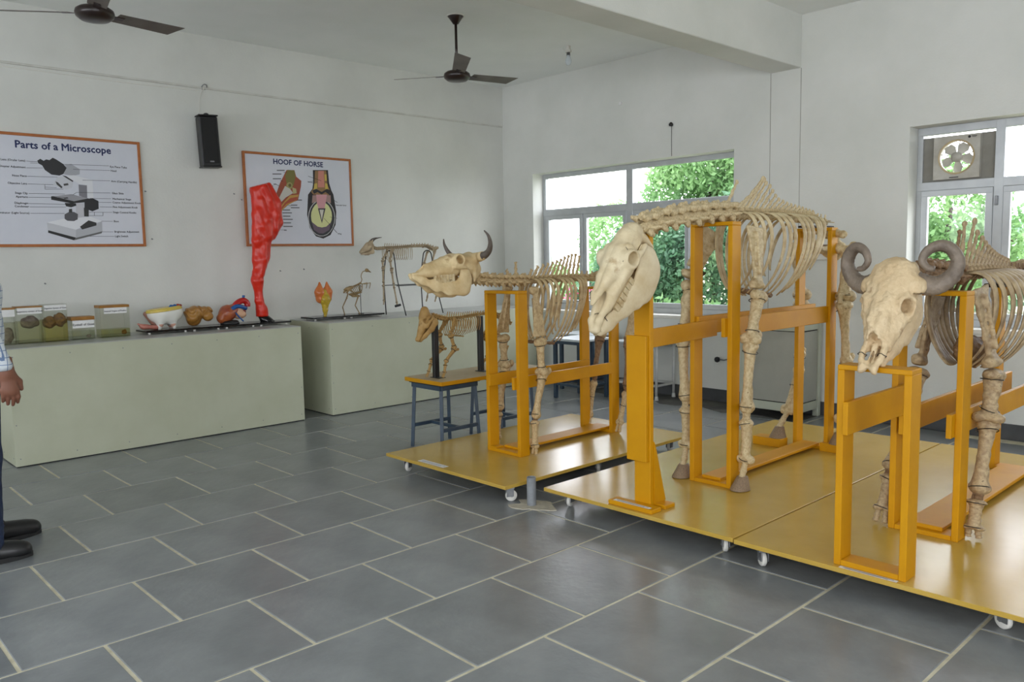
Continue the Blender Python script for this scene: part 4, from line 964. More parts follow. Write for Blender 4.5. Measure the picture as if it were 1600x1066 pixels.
def f_bmand(X,Y,Z):
    A=abs(X)
    d=pathcap(A,Y,Z,[(.07,.06,.04),(.072,.08,-.02),(.068,.13,-.05),(.058,.22,-.035),(.044,.31,.0),(.028,.39,.035)],[.02,.042,.055,.042,.03,.018],.02,'x',2.6)
    d=su(d,cap(A,Y,Z,(0,.385,.03),(.024,.41,.045),.014,.014),.02)
    return d+wob(X,Y,Z,60,.0018)
MB=skullM((XB,3.46,1.268),(-.52,-.85))@Matrix.Diagonal((.84,.955,.96,1))
sk=inst('skull',sdf('buffalo_skull',f_bskull,(-.2,-.07,-.04),(.2,.5,.19),.0052,BN_BSK),buf,MB)
md=inst('mandible',sdf('buffalo_mandible',f_bmand,(-.11,.0,-.13),(.11,.45,.08),.0055,BN_BSK),buf,MB)
teeth(sk,MB,(.052,.042),(.19,.03),(.32,.045),6,.009,.03,-1); teeth(md,MB,(.056,.044),(.19,-.01),(.31,.02),6,.008,.018,1)
c20,s20=math.cos(math.radians(20)),math.sin(math.radians(20))
HP=[(-.03,.0),(.035,-.018),(.085,-.012),(.137,.030),(.160,.095),(.132,.152),(.085,.172),(.034,.150),(.012,.105),(.036,.070),(.07,.062)]
for sd in(-1,1):
    # built in world axes: outward/back in plan, up in z, then taken into skull space
    base=Vector((XB+sd*.097,3.395,1.302)); inv=MB.inverted()
    pts=[]
    for i,(e,z) in enumerate([(a*.80,c*.82) for a,c in HP]): pts.append(inv@(base+Vector((sd*c20*e,s20*e-.004*i,z-.028))))
    horn(sk,MB,pts,.047,.013,M_HORNB,70,.045,.85)
for q in(-1,1): child_local(B().tube([(q*.045+.02*math.cos(a),.40+.003*math.sin(3*a),.105+.018*math.sin(a)) for a in [i*.45 for i in range(15)]],.0016,5),'binding_wire',M_WIRE,sk,MB)
spin_w[0]=.021
spine(buf,XB,[(3.52,1.262),(3.70,1.30),(3.9,1.29),(4.10,1.275)],7,'cervical_vertebra',1.25,BN_DARK,[None,None,None,None,None,None,(.05,.2)])
tl=[(4.17,1.52),(4.322,1.515),(4.362,1.46),(4.434,1.428),(4.483,1.405),(4.53,1.385),(4.57,1.372),(4.61,1.362),(4.65,1.355),(4.69,1.35),(4.74,1.345),(4.79,1.34),(4.84,1.335)]
sp_=[]
for i in range(13):
    y=4.10+(i+.5)*.70/13; sp_.append((tl[i][0]-y,tl[i][1]-1.275))
tm=spine(buf,XB,[(4.10,1.275),(4.5,1.278),(4.80,1.265)],13,'thoracic_vertebra',1.3,BN_BUF,sp_)
spin_w[0]=.028
spine(buf,XB,[(4.80,1.265),(5.20,1.250)],6,'lumbar_vertebra',.85,BN_DARK)
L=[]
for i in range(13):
    t=i/12; p=tm[i]
    L.append((p.y,p.z+.015,.10+.13*math.sin(math.pi*min(1,.12+t*.75)),p.y-.01-.1*t,.86-.03*math.sin(math.pi*min(1,t*1.1))+.12*max(0,t-.5),.04+.10*t,.05))
ribs(buf,XB,L,.029,.008,BN_BUF,.035)
def f_bst(X,Y,Z):
    return uni(.03,ell(X,Y,Z,(0,0,0),(.055,.16,.07)),ell(X,Y,Z,(0,-.1,.03),(.04,.09,.06)),ell(X,Y,Z,(0,.14,.0),(.05,.1,.05)))+wob(X,Y,Z,50,.008)+wob(X,Y,Z,120,.004)
inst('sternum',sdf('buffalo_sternum',f_bst,(-.1,-.24,-.11),(.1,.28,.13),.0075,BN_DARK),buf,Matrix.Translation((XB,4.34,.90)))
inst('pelvis',CB['pelvis'],buf,Matrix.Translation((XB,5.17,1.25))@Matrix.Diagonal((.5,.42,.5,1)),BN_BUF)
foreleg(buf,-1.150,1,(3.99,1.23),(4.03,.852),(4.0,.635),(3.908,.330),(3.882,.288),(3.852,.172),(3.858,.134),.0265,BN_BUF,xt=-1.20,mj=BN_DARK,sw=1.5)
foreleg(buf,-1.525,-1,(4.25,1.18),(4.19,.81),(4.12,.60),(3.885,.375),(3.865,.332),(3.80,.19),(3.782,.136),.0255,BN_BUF,xt=-1.47,mj=BN_DARK,sw=1.4)
hindleg(buf,-1.14,1,(5.42,1.17),(5.34,.80),(5.46,.47),(5.37,.19),(5.34,.136),.026,BN_BUF,mj=BN_DARK)
hindleg(buf,-1.52,-1,(5.42,1.17),(5.32,.80),(5.40,.47),(5.30,.19),(5.27,.136),.026,BN_BUF,mj=BN_DARK)
# ================================================================== PIG
XP=-4.72
pig=empty('pig_skeleton',(XP,3.95,PGZ),'small brownish pig skeleton standing on the ochre board','skeleton')
def f_pskull(X,Y,Z):
    A=abs(X)
    d=uni(.014,ell(X,Y,Z,(0,.03,.045),(.038,.045,.045)),cap(X,Y,Z,(0,.0,.075),(0,.05,.06),.03,.026),cap(X,Y,Z,(0,.06,.035),(0,.20,-.002),.036,.017),cap(A,Y,Z,(.045,.075,.02),(.045,.02,.01),.011,.01),cap(A,Y,Z,(.03,.09,.01),(.045,.075,.02),.018,.012),sph(A,Y,Z,(.012,0,0),.013),sph(X,Y,Z,(0,.205,.0),.017))
    d=ss(d,cap(A,Y,Z,(.052,.075,.05),(.02,.065,.04),.019,.014),.004); d=ss(d,ell(A,Y,Z,(.036,.045,.012),(.007,.022,.014)),.003); d=ss(d,ell(X,Y,Z,(0,.222,.0),(.009,.02,.012)),.004); d=ss(d,ell(A,Y,Z,(.045,.035,.04),(.014,.022,.018)),.005)
    return d+wob(X,Y,Z,140,.0008)
def f_pmand(X,Y,Z):
    A=abs(X)
    return su(pathcap(A,Y,Z,[(.036,.02,.005),(.036,.03,-.03),(.03,.08,-.038),(.016,.15,-.03),(.004,.195,-.022)],[.014,.026,.022,.015,.011],.01,'x',2),cap(X,Y,Z,(0,.15,-.03),(0,.195,-.022),.012,.011),.01)+wob(X,Y,Z,140,.0006)
MP=skullM((XP,3.625,.985),(-.62,-.78))
sk=inst('skull',sdf('pig_skull',f_pskull,(-.075,-.04,-.03),(.075,.24,.12),.0036,BN_PIG),pig,MP); inst('mandible',sdf('pig_mandible',f_pmand,(-.055,-.01,-.07),(.055,.22,.03),.0036,BN_PIG),pig,MP)
spine(pig,XP,[(3.63,.99),(3.70,.968),(3.76,.955)],5,'cervical_vertebra',1.5,BN_PIG)
spin_w[0]=.006
tm=spine(pig,XP,[(3.76,.955),(3.90,.955),(4.06,.968)],14,'thoracic_vertebra',1.3,BN_PIG,[(.012,.052-.0016*i) for i in range(14)])
tm2=spine(pig,XP,[(4.06,.968),(4.22,.97)],6,'lumbar_vertebra',.9,BN_PIG,[(.006,.03)]*6)
spine(pig,XP,[(4.22,.97),(4.36,.94),(4.42,.87)],8,'thoracic_vertebra',.9,BN_PIG)
spin_w[0]=.028
ribs(pig,XP,[(p.y,p.z,.035+.045*math.sin(math.pi*min(1,.15+i/13*.75)),p.y-.01+.0*i,.83-.0*i+.055*max(0,i/13-.5),.012+.04*i/13,.012) for i,p in enumerate(tm)],.0045,.0025,BN_PIG,.01)
for i in range(5): inst('sternebra',CB['phalanx'],pig,BM((XP,3.75+i*.036,.84-.005*i),(XP,3.783+i*.036,.835-.005*i),.022,1,(0,0,1)),BN_PIG)
inst('pelvis',CB['pelvis'],pig,Matrix.Translation((XP,4.20,.965))@Matrix.Diagonal((.16,.17,.17,1)),BN_PIG)
foreleg(pig,XP+.062,1,(3.815,.96),(3.752,.842),(3.785,.742),(3.70,.648),(3.695,.625),(3.685,.57),(3.672,.536),.0105,BN_PIG,xt=XP+.055,sw=1.2)
foreleg(pig,XP-.062,-1,(3.815,.96),(3.742,.842),(3.765,.742),(3.66,.648),(3.655,.625),(3.635,.57),(3.618,.536),.0105,BN_PIG,xt=XP-.055,sw=1.2)
hindleg(pig,XP+.062,1,(4.27,.92),(4.215,.79),(4.30,.68),(4.22,.575),(4.195,.538),.0105,BN_PIG)
hindleg(pig,XP-.062,-1,(4.27,.92),(4.19,.79),(4.26,.68),(4.16,.575),(4.135,.538),.0105,BN_PIG)
# ================================================================== GOAT on its wire stand
XG=-6.65
goat=empty('goat_skeleton',(XG,4.75,CH2),'small pale goat skeleton hung in a black wire stand on the counter','skeleton')
def f_gskull(X,Y,Z):
    A=abs(X)
    d=uni(.014,ell(X,Y,Z,(0,.03,.025),(.034,.045,.036)),cap(X,Y,Z,(0,.05,.025),(0,.145,-.01),.034,.015),cap(A,Y,Z,(.03,.075,.0),(.016,.13,-.012),.017,.011),sph(A,Y,Z,(.032,.055,.025),.018),cap(A,Y,Z,(.018,.015,.05),(.022,.0,.065),.011,.01))
    d=ss(d,sph(A,Y,Z,(.05,.058,.026),.018),.005); d=ss(d,ell(X,Y,Z,(0,.155,.0),(.008,.025,.012)),.004)
    return d+wob(X,Y,Z,140,.0008)
MG=skullM((XG,4.425,1.525),(-.95,-.22))
sk=inst('skull',sdf('goat_skull',f_gskull,(-.07,-.03,-.04),(.07,.18,.09),.0036,BN_GOAT),goat,MG)
inst('mandible',sdf('goat_mandible',lambda X,Y,Z: pathcap(abs(X),Y,Z,[(.028,.02,.0),(.028,.03,-.035),(.02,.08,-.04),(.006,.14,-.032)],[.009,.018,.014,.008],.01,'x',2),(-.05,-.01,-.08),(.05,.17,.02),.0036,BN_GOAT),goat,MG)
for sd in(-1,1): horn(sk,MG,[(sd*.02,.0,.06),(sd*.026,-.03,.075),(sd*.034,-.07,.078),(sd*.04,-.10,.075)],.011,.003,M_HORNT,14,.03)
spine(goat,XG,[(4.42,1.53),(4.46,1.51),(4.55,1.515)],6,'cervical_vertebra',1.5,BN_GOAT)
spin_w[0]=.006
tm=spine(goat,XG,[(4.55,1.515),(4.75,1.522),(4.87,1.53)],13,'thoracic_vertebra',1.3,BN_GOAT,[(.01,.05-.0025*i) for i in range(13)])
spine(goat,XG,[(4.87,1.53),(5.07,1.535),(5.2,1.50)],10,'lumbar_vertebra',.9,BN_GOAT)
spin_w[0]=.028
ribs(goat,XG,[(p.y,p.z,.035+.03*math.sin(math.pi*min(1,.15+i/12*.8)),p.y-.005,1.40-.0*i,.015+.03*i/12,.008) for i,p in enumerate(tm)],.004,.0022,BN_GOAT,.01)
inst('pelvis',CB['pelvis'],goat,Matrix.Translation((XG,5.07,1.525))@Matrix.Diagonal((.15,.15,.16,1)),BN_GOAT)
foreleg(goat,XG+.05,1,(4.63,1.51),(4.585,1.40),(4.60,1.30),(4.62,1.165),(4.622,1.14),(4.65,.98),(4.655,.945),.0075,BN_GOAT,xt=XG+.04)
foreleg(goat,XG-.06,-1,(4.63,1.51),(4.575,1.40),(4.575,1.32),(4.575,1.18),(4.575,1.155),(4.572,1.0),(4.572,.965),.0075,BN_GOAT,xt=XG-.04)
hindleg(goat,XG+.06,1,(5.13,1.48),(5.09,1.35),(5.17,1.20),(5.13,1.01),(5.12,.97),.0075,BN_GOAT)
hindleg(goat,XG-.06,-1,(5.13,1.48),(5.08,1.35),(5.15,1.20),(5.11,1.01),(5.10,.97),.0075,BN_GOAT)
ws=empty('wire_stand',(XG,4.82,CH2),'black bent rod stand holding up the goat skeleton','wire stand')
for y in(4.62,5.08):
    q=spline([(XG-.17,y+.05,CH2+.006),(XG-.115,y,1.2),(XG-.075,y,1.42),(XG-.05,y,1.475),(XG,y,1.492),(XG+.05,y,1.475),(XG+.075,y,1.42),(XG+.115,y,1.2),(XG+.17,y+.05,CH2+.006)],40)
    B().tube(q,.0055,8).obj('hoop',M_BLACK,ws,True)
for sd in(-1,1): B().cyl((XG+sd*.125,4.60,1.15),(XG+sd*.125,5.10,1.15),.004,n=8).obj('cross_rod',M_BLACK,ws,True)
B().cyl((XG+.15,4.56,.955),(XG+.15,4.62,.965),.012,n=8).obj('clamp',M_BLACK,ws)
# ================================================================== BIRD
XD=-6.85
bird=empty('bird_skeleton',(XD,4.33,.872),'small upright bird skeleton on a rod and black plate','skeleton')
def bt(n,pts,r0,r1,m=None,k=10,fl=1.0,wide=None):
    P=spline(pts,max(6,3*len(pts))); R=[r0+(r1-r0)*i/(len(P)-1) for i in range(len(P))]
    return B().tube(P,R,8,wide=wide,flat=fl).obj(n,m or BN_BIRD,bird,True)
def f_bsk(X,Y,Z): 
    A=abs(X); d=uni(.008,sph(X,Y,Z,(0,0,0),.0185),cap(X,Y,Z,(0,.01,-.003),(0,.05,-.022),.012,.003)); return ss(d,sph(A,Y,Z,(.019,.014,.003),.0105),.003)
inst('skull',sdf('bird_skull',f_bsk,(-.03,-.03,-.035),(.03,.065,.03),.0025,BN_BIRD),bird,Matrix.Translation((XD,4.478,1.305)))
for i in range(12):
    p=spline([(XD,4.465,1.30),(XD,4.43,1.29),(XD,4.41,1.25),(XD,4.418,1.215),(XD,4.405,1.185)],12)[i]; q=spline([(XD,4.465,1.30),(XD,4.43,1.29),(XD,4.41,1.25),(XD,4.418,1.215),(XD,4.405,1.185)],12)[i+1]
    inst('cervical_vertebra',CB['phalanx'],bird,BM(p,q,.017,1,(1,0,0)),BN_BIRD)
bt('backbone',[(XD,4.405,1.185),(XD,4.36,1.165),(XD,4.30,1.145),(XD,4.24,1.12),(XD,4.205,1.10)],.009,.006)
def f_synsac(X,Y,Z): return uni(.012,ell(X,Y,Z,(0,0,.005),(.03,.055,.014)),cap(abs(X),Y,Z,(.02,.03,.0),(.022,-.05,-.025),.010,.006))+wob(X,Y,Z,150,.0015)
inst('pelvis',sdf('bird_pelvis',f_synsac,(-.05,-.08,-.05),(.05,.08,.035),.004,BN_BIRD),bird,Matrix.Translation((XD,4.262,1.132))@Matrix.Rotation(.3,4,'X'))
def f_keel(X,Y,Z): return uni(.01,cap(X,Y,Z,(0,-.05,.0),(0,.05,.015),.022,.02,'z',2.2),cap(X,Y,Z,(0,-.03,-.012),(0,.045,-.02),.018,.012,'x',4))
inst('sternum',sdf('bird_keel',f_keel,(-.04,-.09,-.05),(.04,.09,.05),.0035,BN_BIRD),bird,Matrix.Translation((XD,4.335,1.075)))
for i in range(6):
    for sd in(-1,1):
        y=4.29+i*.018; z=1.145+i*.006; B().tube([(XD+sd*.006,y,z),(XD+sd*.03,y+.006,z-.02),(XD+sd*.032,y+.016,z-.045),(XD+sd*.012,y+.02,1.082)],.0023,6).obj('rib',BN_BIRD,bird,True)
for sd,(ky,kz),(ay,az),(fy,fz) in((-1,(4.257,1.042),(4.206,.954),(4.226,.878)),(1,(4.345,1.045),(4.31,.966),(4.362,.878))):
    x=XD+sd*.03
    bt('femur',[(x,4.262,1.12),(x,(4.262+ky)/2+.01,1.08),(x,ky,kz)],.006,.0065); bt('tibia',[(x,ky,kz),(x,(ky+ay)/2,(kz+az)/2),(x,ay,az)],.0065,.005); bt('tarsometatarsus',[(x,ay,az),(x,(ay+fy)/2,(az+fz)/2),(x,fy,fz)],.0055,.005)
    inst('knee_joint',CB['phalanx'],bird,BM((x,ky,kz+.008),(x,ky,kz-.008),.03,1),BN_BIRD)
    for dx,dy in((-.02,.03),(0,.04),(.02,.03),(0,-.02)): bt('toe',[(x,fy,fz),(x+dx*.5,fy+dy*.5,fz-.002),(x+dx,fy+dy,fz-.006)],.004,.002)
for sd in(-1,1):
    x=XD+sd*.03
    bt('wing_bone',[(x*1.0,4.40,1.175),(x,4.44,1.172),(x+.0,4.496,1.182)],.004,.0035); bt('wing_bone',[(x,4.496,1.182),(x,4.49,1.15),(x,4.482,1.125)],.004,.003); bt('coracoid',[(x,4.40,1.175),(x-sd*.01,4.40,1.12),(XD,4.39,1.09)],.0045,.004)
MIC_POLY=[((0.025,0.025,0.027),[(1.719,2.219),(1.741,2.235),(1.763,2.221),(1.782,2.233),(1.805,2.229),(1.829,2.249),(1.852,2.238),(1.901,2.205),(1.923,2.176),(1.91,2.134),(1.867,2.113),(1.811,2.118),(1.767,2.151),(1.751,2.185),(1.725,2.199)]),((0.36,0.37,0.4),[(1.91,2.2),(1.958,2.209),(2.018,2.171),(2.014,2.131),(1.971,2.118),(1.914,2.122),(1.896,2.128),(1.923,2.176)]),((0.66,0.67,0.7),[(1.885,2.11),(1.972,2.122),(2.106,2.09),(2.104,1.939),(2.056,1.932),(2.062,2.048),(2.006,2.054),(1.96,2.085)]),((0.2,0.2,0.22),[(2.001,2.05),(2.062,2.046),(2.058,1.938),(1.999,1.962)]),((0.55,0.56,0.6),[(1.852,2.1),(1.913,2.108),(1.963,2.069),(1.954,2.024),(1.906,2.005),(1.87,2.024),(1.819,2.037),(1.831,2.068)]),((0.05,0.05,0.05),[(1.835,2.068),(1.853,2.059),(1.884,2.024),(1.874,2.014),(1.843,2.043)]),((0.06,0.06,0.06),[(1.891,2.05),(1.924,2.057),(1.928,2.042),(1.894,2.035)]),((0.02,0.02,0.02),[(1.886,2.116),(1.914,2.111),(1.964,2.077),(1.96,2.068),(1.913,2.098)]),((0.02,0.02,0.02),[(1.797,1.949),(1.942,1.97),(2.086,1.938),(2.035,1.91),(1.942,1.899),(1.796,1.923)]),((0.3,0.3,0.32),[(1.805,1.951),(1.942,1.968),(2.067,1.943),(1.958,1.916)]),((0.03,0.03,0.03),[(1.883,1.941),(1.912,1.946),(1.921,1.938),(1.892,1.933)]),((0.5,0.5,0.53),[(1.971,1.903),(2.035,1.905),(2.027,1.795),(1.963,1.783)]),((0.02,0.02,0.02),[(1.89,1.901),(1.971,1.9),(1.973,1.882),(1.935,1.868),(1.898,1.875)]),((0.02,0.02,0.022),[(2.036,1.932),(2.096,1.946),(2.14,1.924),(2.138,1.861),(2.089,1.84),(2.032,1.863)]),((0.03,0.03,0.03),[(2.027,1.868),(2.063,1.853),(2.059,1.797),(2.025,1.797)]),((0.7,0.71,0.74),[(1.755,1.746),(1.872,1.776),(2.076,1.796),(2.156,1.762),(2.023,1.726),(1.957,1.691)]),((0.52,0.53,0.56),[(1.754,1.745),(1.957,1.691),(1.952,1.626),(1.757,1.682)]),((0.42,0.43,0.46),[(1.957,1.691),(2.156,1.76),(2.154,1.68),(1.952,1.626)]),((0.02,0.02,0.02),[(1.758,1.685),(1.953,1.628),(1.937,1.607),(1.756,1.666)]),((0.12,0.12,0.12),[(1.952,1.626),(2.154,1.68),(2.147,1.664),(1.939,1.607)]),((0.03,0.03,0.03),[(1.988,1.715),(2.055,1.767),(2.113,1.749),(2.112,1.727),(2.003,1.693)]),((0.09,0.09,0.1),[(1.884,1.812),(1.913,1.829),(1.952,1.832),(1.98,1.815),(1.975,1.773),(1.947,1.759),(1.899,1.761),(1.881,1.776)]),((0.04,0.04,0.04),[(1.917,1.853),(1.939,1.857),(1.94,1.826),(1.915,1.826)])]
MIC_LINE=[[(1.644,2.211),(1.673,2.21)],[(1.669,2.21),(1.718,2.211)],[(1.67,2.198),(1.72,2.2)],[(1.641,2.16),(1.754,2.165)],[(1.642,2.096),(1.852,2.1)],[(1.641,2.038),(1.819,2.04)],[(1.759,2.036),(1.757,2.003)],[(1.758,2.019),(1.841,2.018)],[(1.757,2.003),(1.888,2.009)],[(1.643,1.965),(1.895,1.971)],[(1.638,1.936),(1.888,1.942)],[(1.639,1.888),(1.894,1.89)],[(1.642,1.863),(1.897,1.868)],[(1.643,1.814),(1.884,1.818)],[(1.892,2.202),(2.239,2.212)],[(1.97,2.168),(2.244,2.174)],[(2.032,2.086),(2.241,2.091)],[(1.982,1.987),(2.238,1.992)],[(1.951,1.965),(1.982,1.987)],[(2.076,1.943),(2.237,1.945)],[(2.139,1.914),(2.24,1.915)],[(2.147,1.878),(2.241,1.878)],[(2.064,1.832),(2.24,1.835)],[(2.104,1.833),(2.102,1.807)],[(2.169,1.833),(2.167,1.806)],[(2.062,1.805),(2.167,1.806)],[(2.122,1.761),(2.24,1.762)],[(2.113,1.676),(2.238,1.676)],[(2.027,1.639),(2.243,1.64)]]
MIC_TXTR=[('Eye Piece Tube', (2.242, 2.205)), ('Head', (2.245, 2.173)), ('Arm (Carrying Handle)', (2.244, 2.088)), ('Glass Slide', (2.243, 1.991)), ('Mechanical Stage', (2.245, 1.945)), ('Coarse Adjustment Knob', (2.243, 1.916)), ('Fine Adjustment Knob', (2.243, 1.879)), ('Stage Control Knobs', (2.242, 1.836)), ('Base', (2.243, 1.762)), ('Brightness Adjustment', (2.242, 1.677)), ('Light Switch', (2.244, 1.64))]
MIC_TXTL=[('Eyepiece Lens (Ocular Lens)', (1.64, 2.213)), ('Diopter Adjustment', (1.638, 2.163)), ('Nose Piece', (1.641, 2.097)), ('Objective Lens', (1.639, 2.039)), ('Stage Clip', (1.639, 1.966)), ('Aperture', (1.637, 1.938)), ('Diaphragm', (1.638, 1.89)), ('Condenser', (1.64, 1.865)), ('Illuminator (Light Source)', (1.64, 1.815))]
HOOF_POLY=[((0.3,0.07,0.035),[(3.827,2.271),(3.91,2.275),(3.925,2.215),(3.978,2.177),(3.971,2.122),(3.933,1.99),(3.848,1.96),(3.77,1.897),(3.73,1.835),(3.751,1.754),(3.739,1.726),(3.722,1.821),(3.719,1.915),(3.7,2.022),(3.753,2.146),(3.794,2.215)]),((0.17,0.15,0.04),[(3.838,2.274),(3.91,2.273),(3.917,2.208),(3.895,2.139),(3.87,2.097),(3.821,2.149),(3.809,2.216)]),((0.3,0.27,0.1),[(3.883,2.127),(3.881,2.118),(3.876,2.109),(3.87,2.102),(3.862,2.097),(3.852,2.094),(3.843,2.093),(3.834,2.095),(3.826,2.1),(3.821,2.107),(3.817,2.115),(3.816,2.124),(3.818,2.133),(3.822,2.142),(3.829,2.149),(3.837,2.155),(3.846,2.158),(3.856,2.158),(3.865,2.156),(3.872,2.151),(3.878,2.145),(3.882,2.136)]),((0.12,0.1,0.03),[(3.869,2.129),(3.868,2.125),(3.866,2.12),(3.863,2.117),(3.86,2.114),(3.855,2.113),(3.851,2.112),(3.847,2.114),(3.844,2.116),(3.841,2.119),(3.839,2.123),(3.839,2.128),(3.84,2.133),(3.842,2.137),(3.845,2.141),(3.849,2.143),(3.853,2.145),(3.857,2.145),(3.861,2.144),(3.865,2.141),(3.867,2.138),(3.869,2.134)]),((0.55,0.53,0.48),[(3.804,2.121),(3.855,2.096),(3.884,2.057),(3.806,2.013),(3.728,1.943),(3.715,1.969),(3.755,2.038)]),((0.45,0.4,0.2),[(3.879,2.111),(3.919,2.099),(3.922,2.058),(3.883,2.05)]),((0.5,0.28,0.06),[(3.852,2.035),(3.944,2.045),(3.918,1.989),(3.802,1.931),(3.739,1.862),(3.726,1.902),(3.789,1.972)]),((0.4,0.08,0.04),[(3.851,2.008),(3.931,2.024),(3.918,1.992),(3.81,1.952),(3.747,1.889),(3.744,1.903),(3.796,1.965)]),((0.015,0.015,0.015),[(3.725,1.835),(3.74,1.842),(3.755,1.754),(3.743,1.727),(3.733,1.754)]),((0.02,0.018,0.02),[(4.108,2.287),(4.274,2.297),(4.281,2.171),(4.302,2.101),(4.324,2.06),(4.349,1.89),(4.335,1.762),(4.273,1.661),(4.19,1.625),(4.111,1.646),(4.044,1.73),(4.024,1.855),(4.044,2.049),(4.094,2.106),(4.105,2.162)]),((0.26,0.15,0.06),[(4.13,2.281),(4.254,2.289),(4.261,2.156),(4.293,2.087),(4.267,2.044),(4.099,2.051),(4.077,2.078),(4.114,2.121)]),((0.55,0.22,0.17),[(4.166,2.284),(4.227,2.287),(4.227,2.126),(4.153,2.123)]),((0.55,0.4,0.08),[(4.117,2.156),(4.148,2.164),(4.145,2.109),(4.107,2.1)]),((0.55,0.4,0.08),[(4.236,2.169),(4.261,2.163),(4.266,2.107),(4.233,2.112)]),((0.55,0.4,0.08),[(4.233,2.253),(4.256,2.254),(4.256,2.191),(4.233,2.19)]),((0.02,0.018,0.02),[(4.093,2.09),(4.134,2.108),(4.193,2.08),(4.254,2.113),(4.297,2.098),(4.275,2.058),(4.236,2.082),(4.192,2.055),(4.148,2.078),(4.108,2.058)]),((0.5,0.5,0.5),[(4.333,1.83),(4.324,1.779),(4.304,1.731),(4.273,1.692),(4.235,1.663),(4.193,1.649),(4.15,1.648),(4.11,1.663),(4.076,1.69),(4.05,1.728),(4.035,1.774),(4.032,1.824),(4.04,1.875),(4.06,1.921),(4.089,1.96),(4.126,1.989),(4.168,2.004),(4.211,2.006),(4.251,1.993),(4.286,1.966),(4.313,1.928),(4.329,1.881)]),((0.03,0.03,0.035),[(4.325,1.828),(4.316,1.779),(4.297,1.733),(4.268,1.695),(4.232,1.668),(4.192,1.654),(4.152,1.654),(4.114,1.668),(4.081,1.694),(4.057,1.731),(4.043,1.775),(4.039,1.823),(4.048,1.871),(4.066,1.916),(4.094,1.954),(4.129,1.981),(4.168,1.996),(4.209,1.998),(4.248,1.985),(4.281,1.959),(4.306,1.923),(4.321,1.878)]),((0.62,0.63,0.3),[(4.298,1.846),(4.291,1.807),(4.275,1.771),(4.252,1.741),(4.222,1.719),(4.19,1.707),(4.156,1.707),(4.125,1.718),(4.098,1.739),(4.078,1.768),(4.067,1.803),(4.064,1.842),(4.07,1.88),(4.086,1.916),(4.109,1.946),(4.137,1.968),(4.17,1.98),(4.203,1.981),(4.235,1.971),(4.262,1.95),(4.282,1.921),(4.295,1.886)]),((0.13,0.09,0.12),[(4.071,1.786),(4.132,1.742),(4.179,1.734),(4.228,1.743),(4.287,1.789),(4.259,1.711),(4.192,1.675),(4.144,1.677),(4.09,1.709)]),((0.35,0.22,0.2),[(4.091,2.044),(4.291,2.052),(4.291,1.974),(4.24,1.986),(4.128,1.983),(4.08,1.967)]),((0.6,0.3,0.32),[(4.131,2.052),(4.251,2.057),(4.231,1.972),(4.206,1.884),(4.162,1.883),(4.135,1.969)]),((0.5,0.08,0.1),[(4.207,1.904),(4.205,1.898),(4.203,1.893),(4.198,1.889),(4.193,1.885),(4.186,1.884),(4.18,1.884),(4.174,1.885),(4.169,1.888),(4.165,1.892),(4.162,1.897),(4.162,1.903),(4.163,1.908),(4.166,1.913),(4.17,1.918),(4.176,1.921),(4.182,1.922),(4.188,1.923),(4.194,1.921),(4.2,1.918),(4.204,1.914),(4.206,1.909)]),((0.05,0.04,0.05),[(4.144,1.92),(4.228,1.923),(4.181,1.774)]),((0.6,0.58,0.5),[(4.16,1.907),(4.208,1.908),(4.181,1.805)])]
HOOF_LINE=[[(4.053,2.226),(4.193,2.188)],[(4.046,2.173),(4.105,2.162)],[(4.05,2.167),(4.106,2.183)],[(4.33,2.003),(4.367,1.983)],[(4.208,1.823),(4.348,1.683)],[(4.273,1.839),(4.354,1.826)],[(3.755,2.172),(3.784,2.163)],[(3.716,2.13),(3.745,2.118)],[(3.918,1.989),(3.972,1.994)],[(3.817,1.943),(3.854,1.933)],[(3.746,1.865),(3.766,1.869)],[(3.737,1.835),(3.767,1.835)],[(3.75,1.805),(3.765,1.806)],[(3.752,1.774),(3.767,1.774)],[(3.75,1.743),(3.765,1.743)],[(3.738,1.706),(3.775,1.706)],[(3.796,2.246),(3.826,2.25)]]
HOOF_BAR=[[(3.727,2.262),(3.807,2.267)],[(3.681,2.226),(3.773,2.231)],[(3.682,2.182),(3.767,2.187)],[(3.687,2.132),(3.716,2.133)],[(3.657,2.114),(3.681,2.115)],[(3.934,1.993),(3.975,1.994)],[(3.855,1.942),(3.923,1.944)],[(3.854,1.918),(3.945,1.92)],[(3.77,1.894),(3.845,1.896)],[(3.766,1.867),(3.862,1.869)],[(3.77,1.836),(3.845,1.837)],[(3.768,1.806),(3.868,1.807)],[(3.77,1.773),(3.848,1.774)],[(3.768,1.739),(3.864,1.74)],[(3.772,1.704),(3.799,1.704)]]
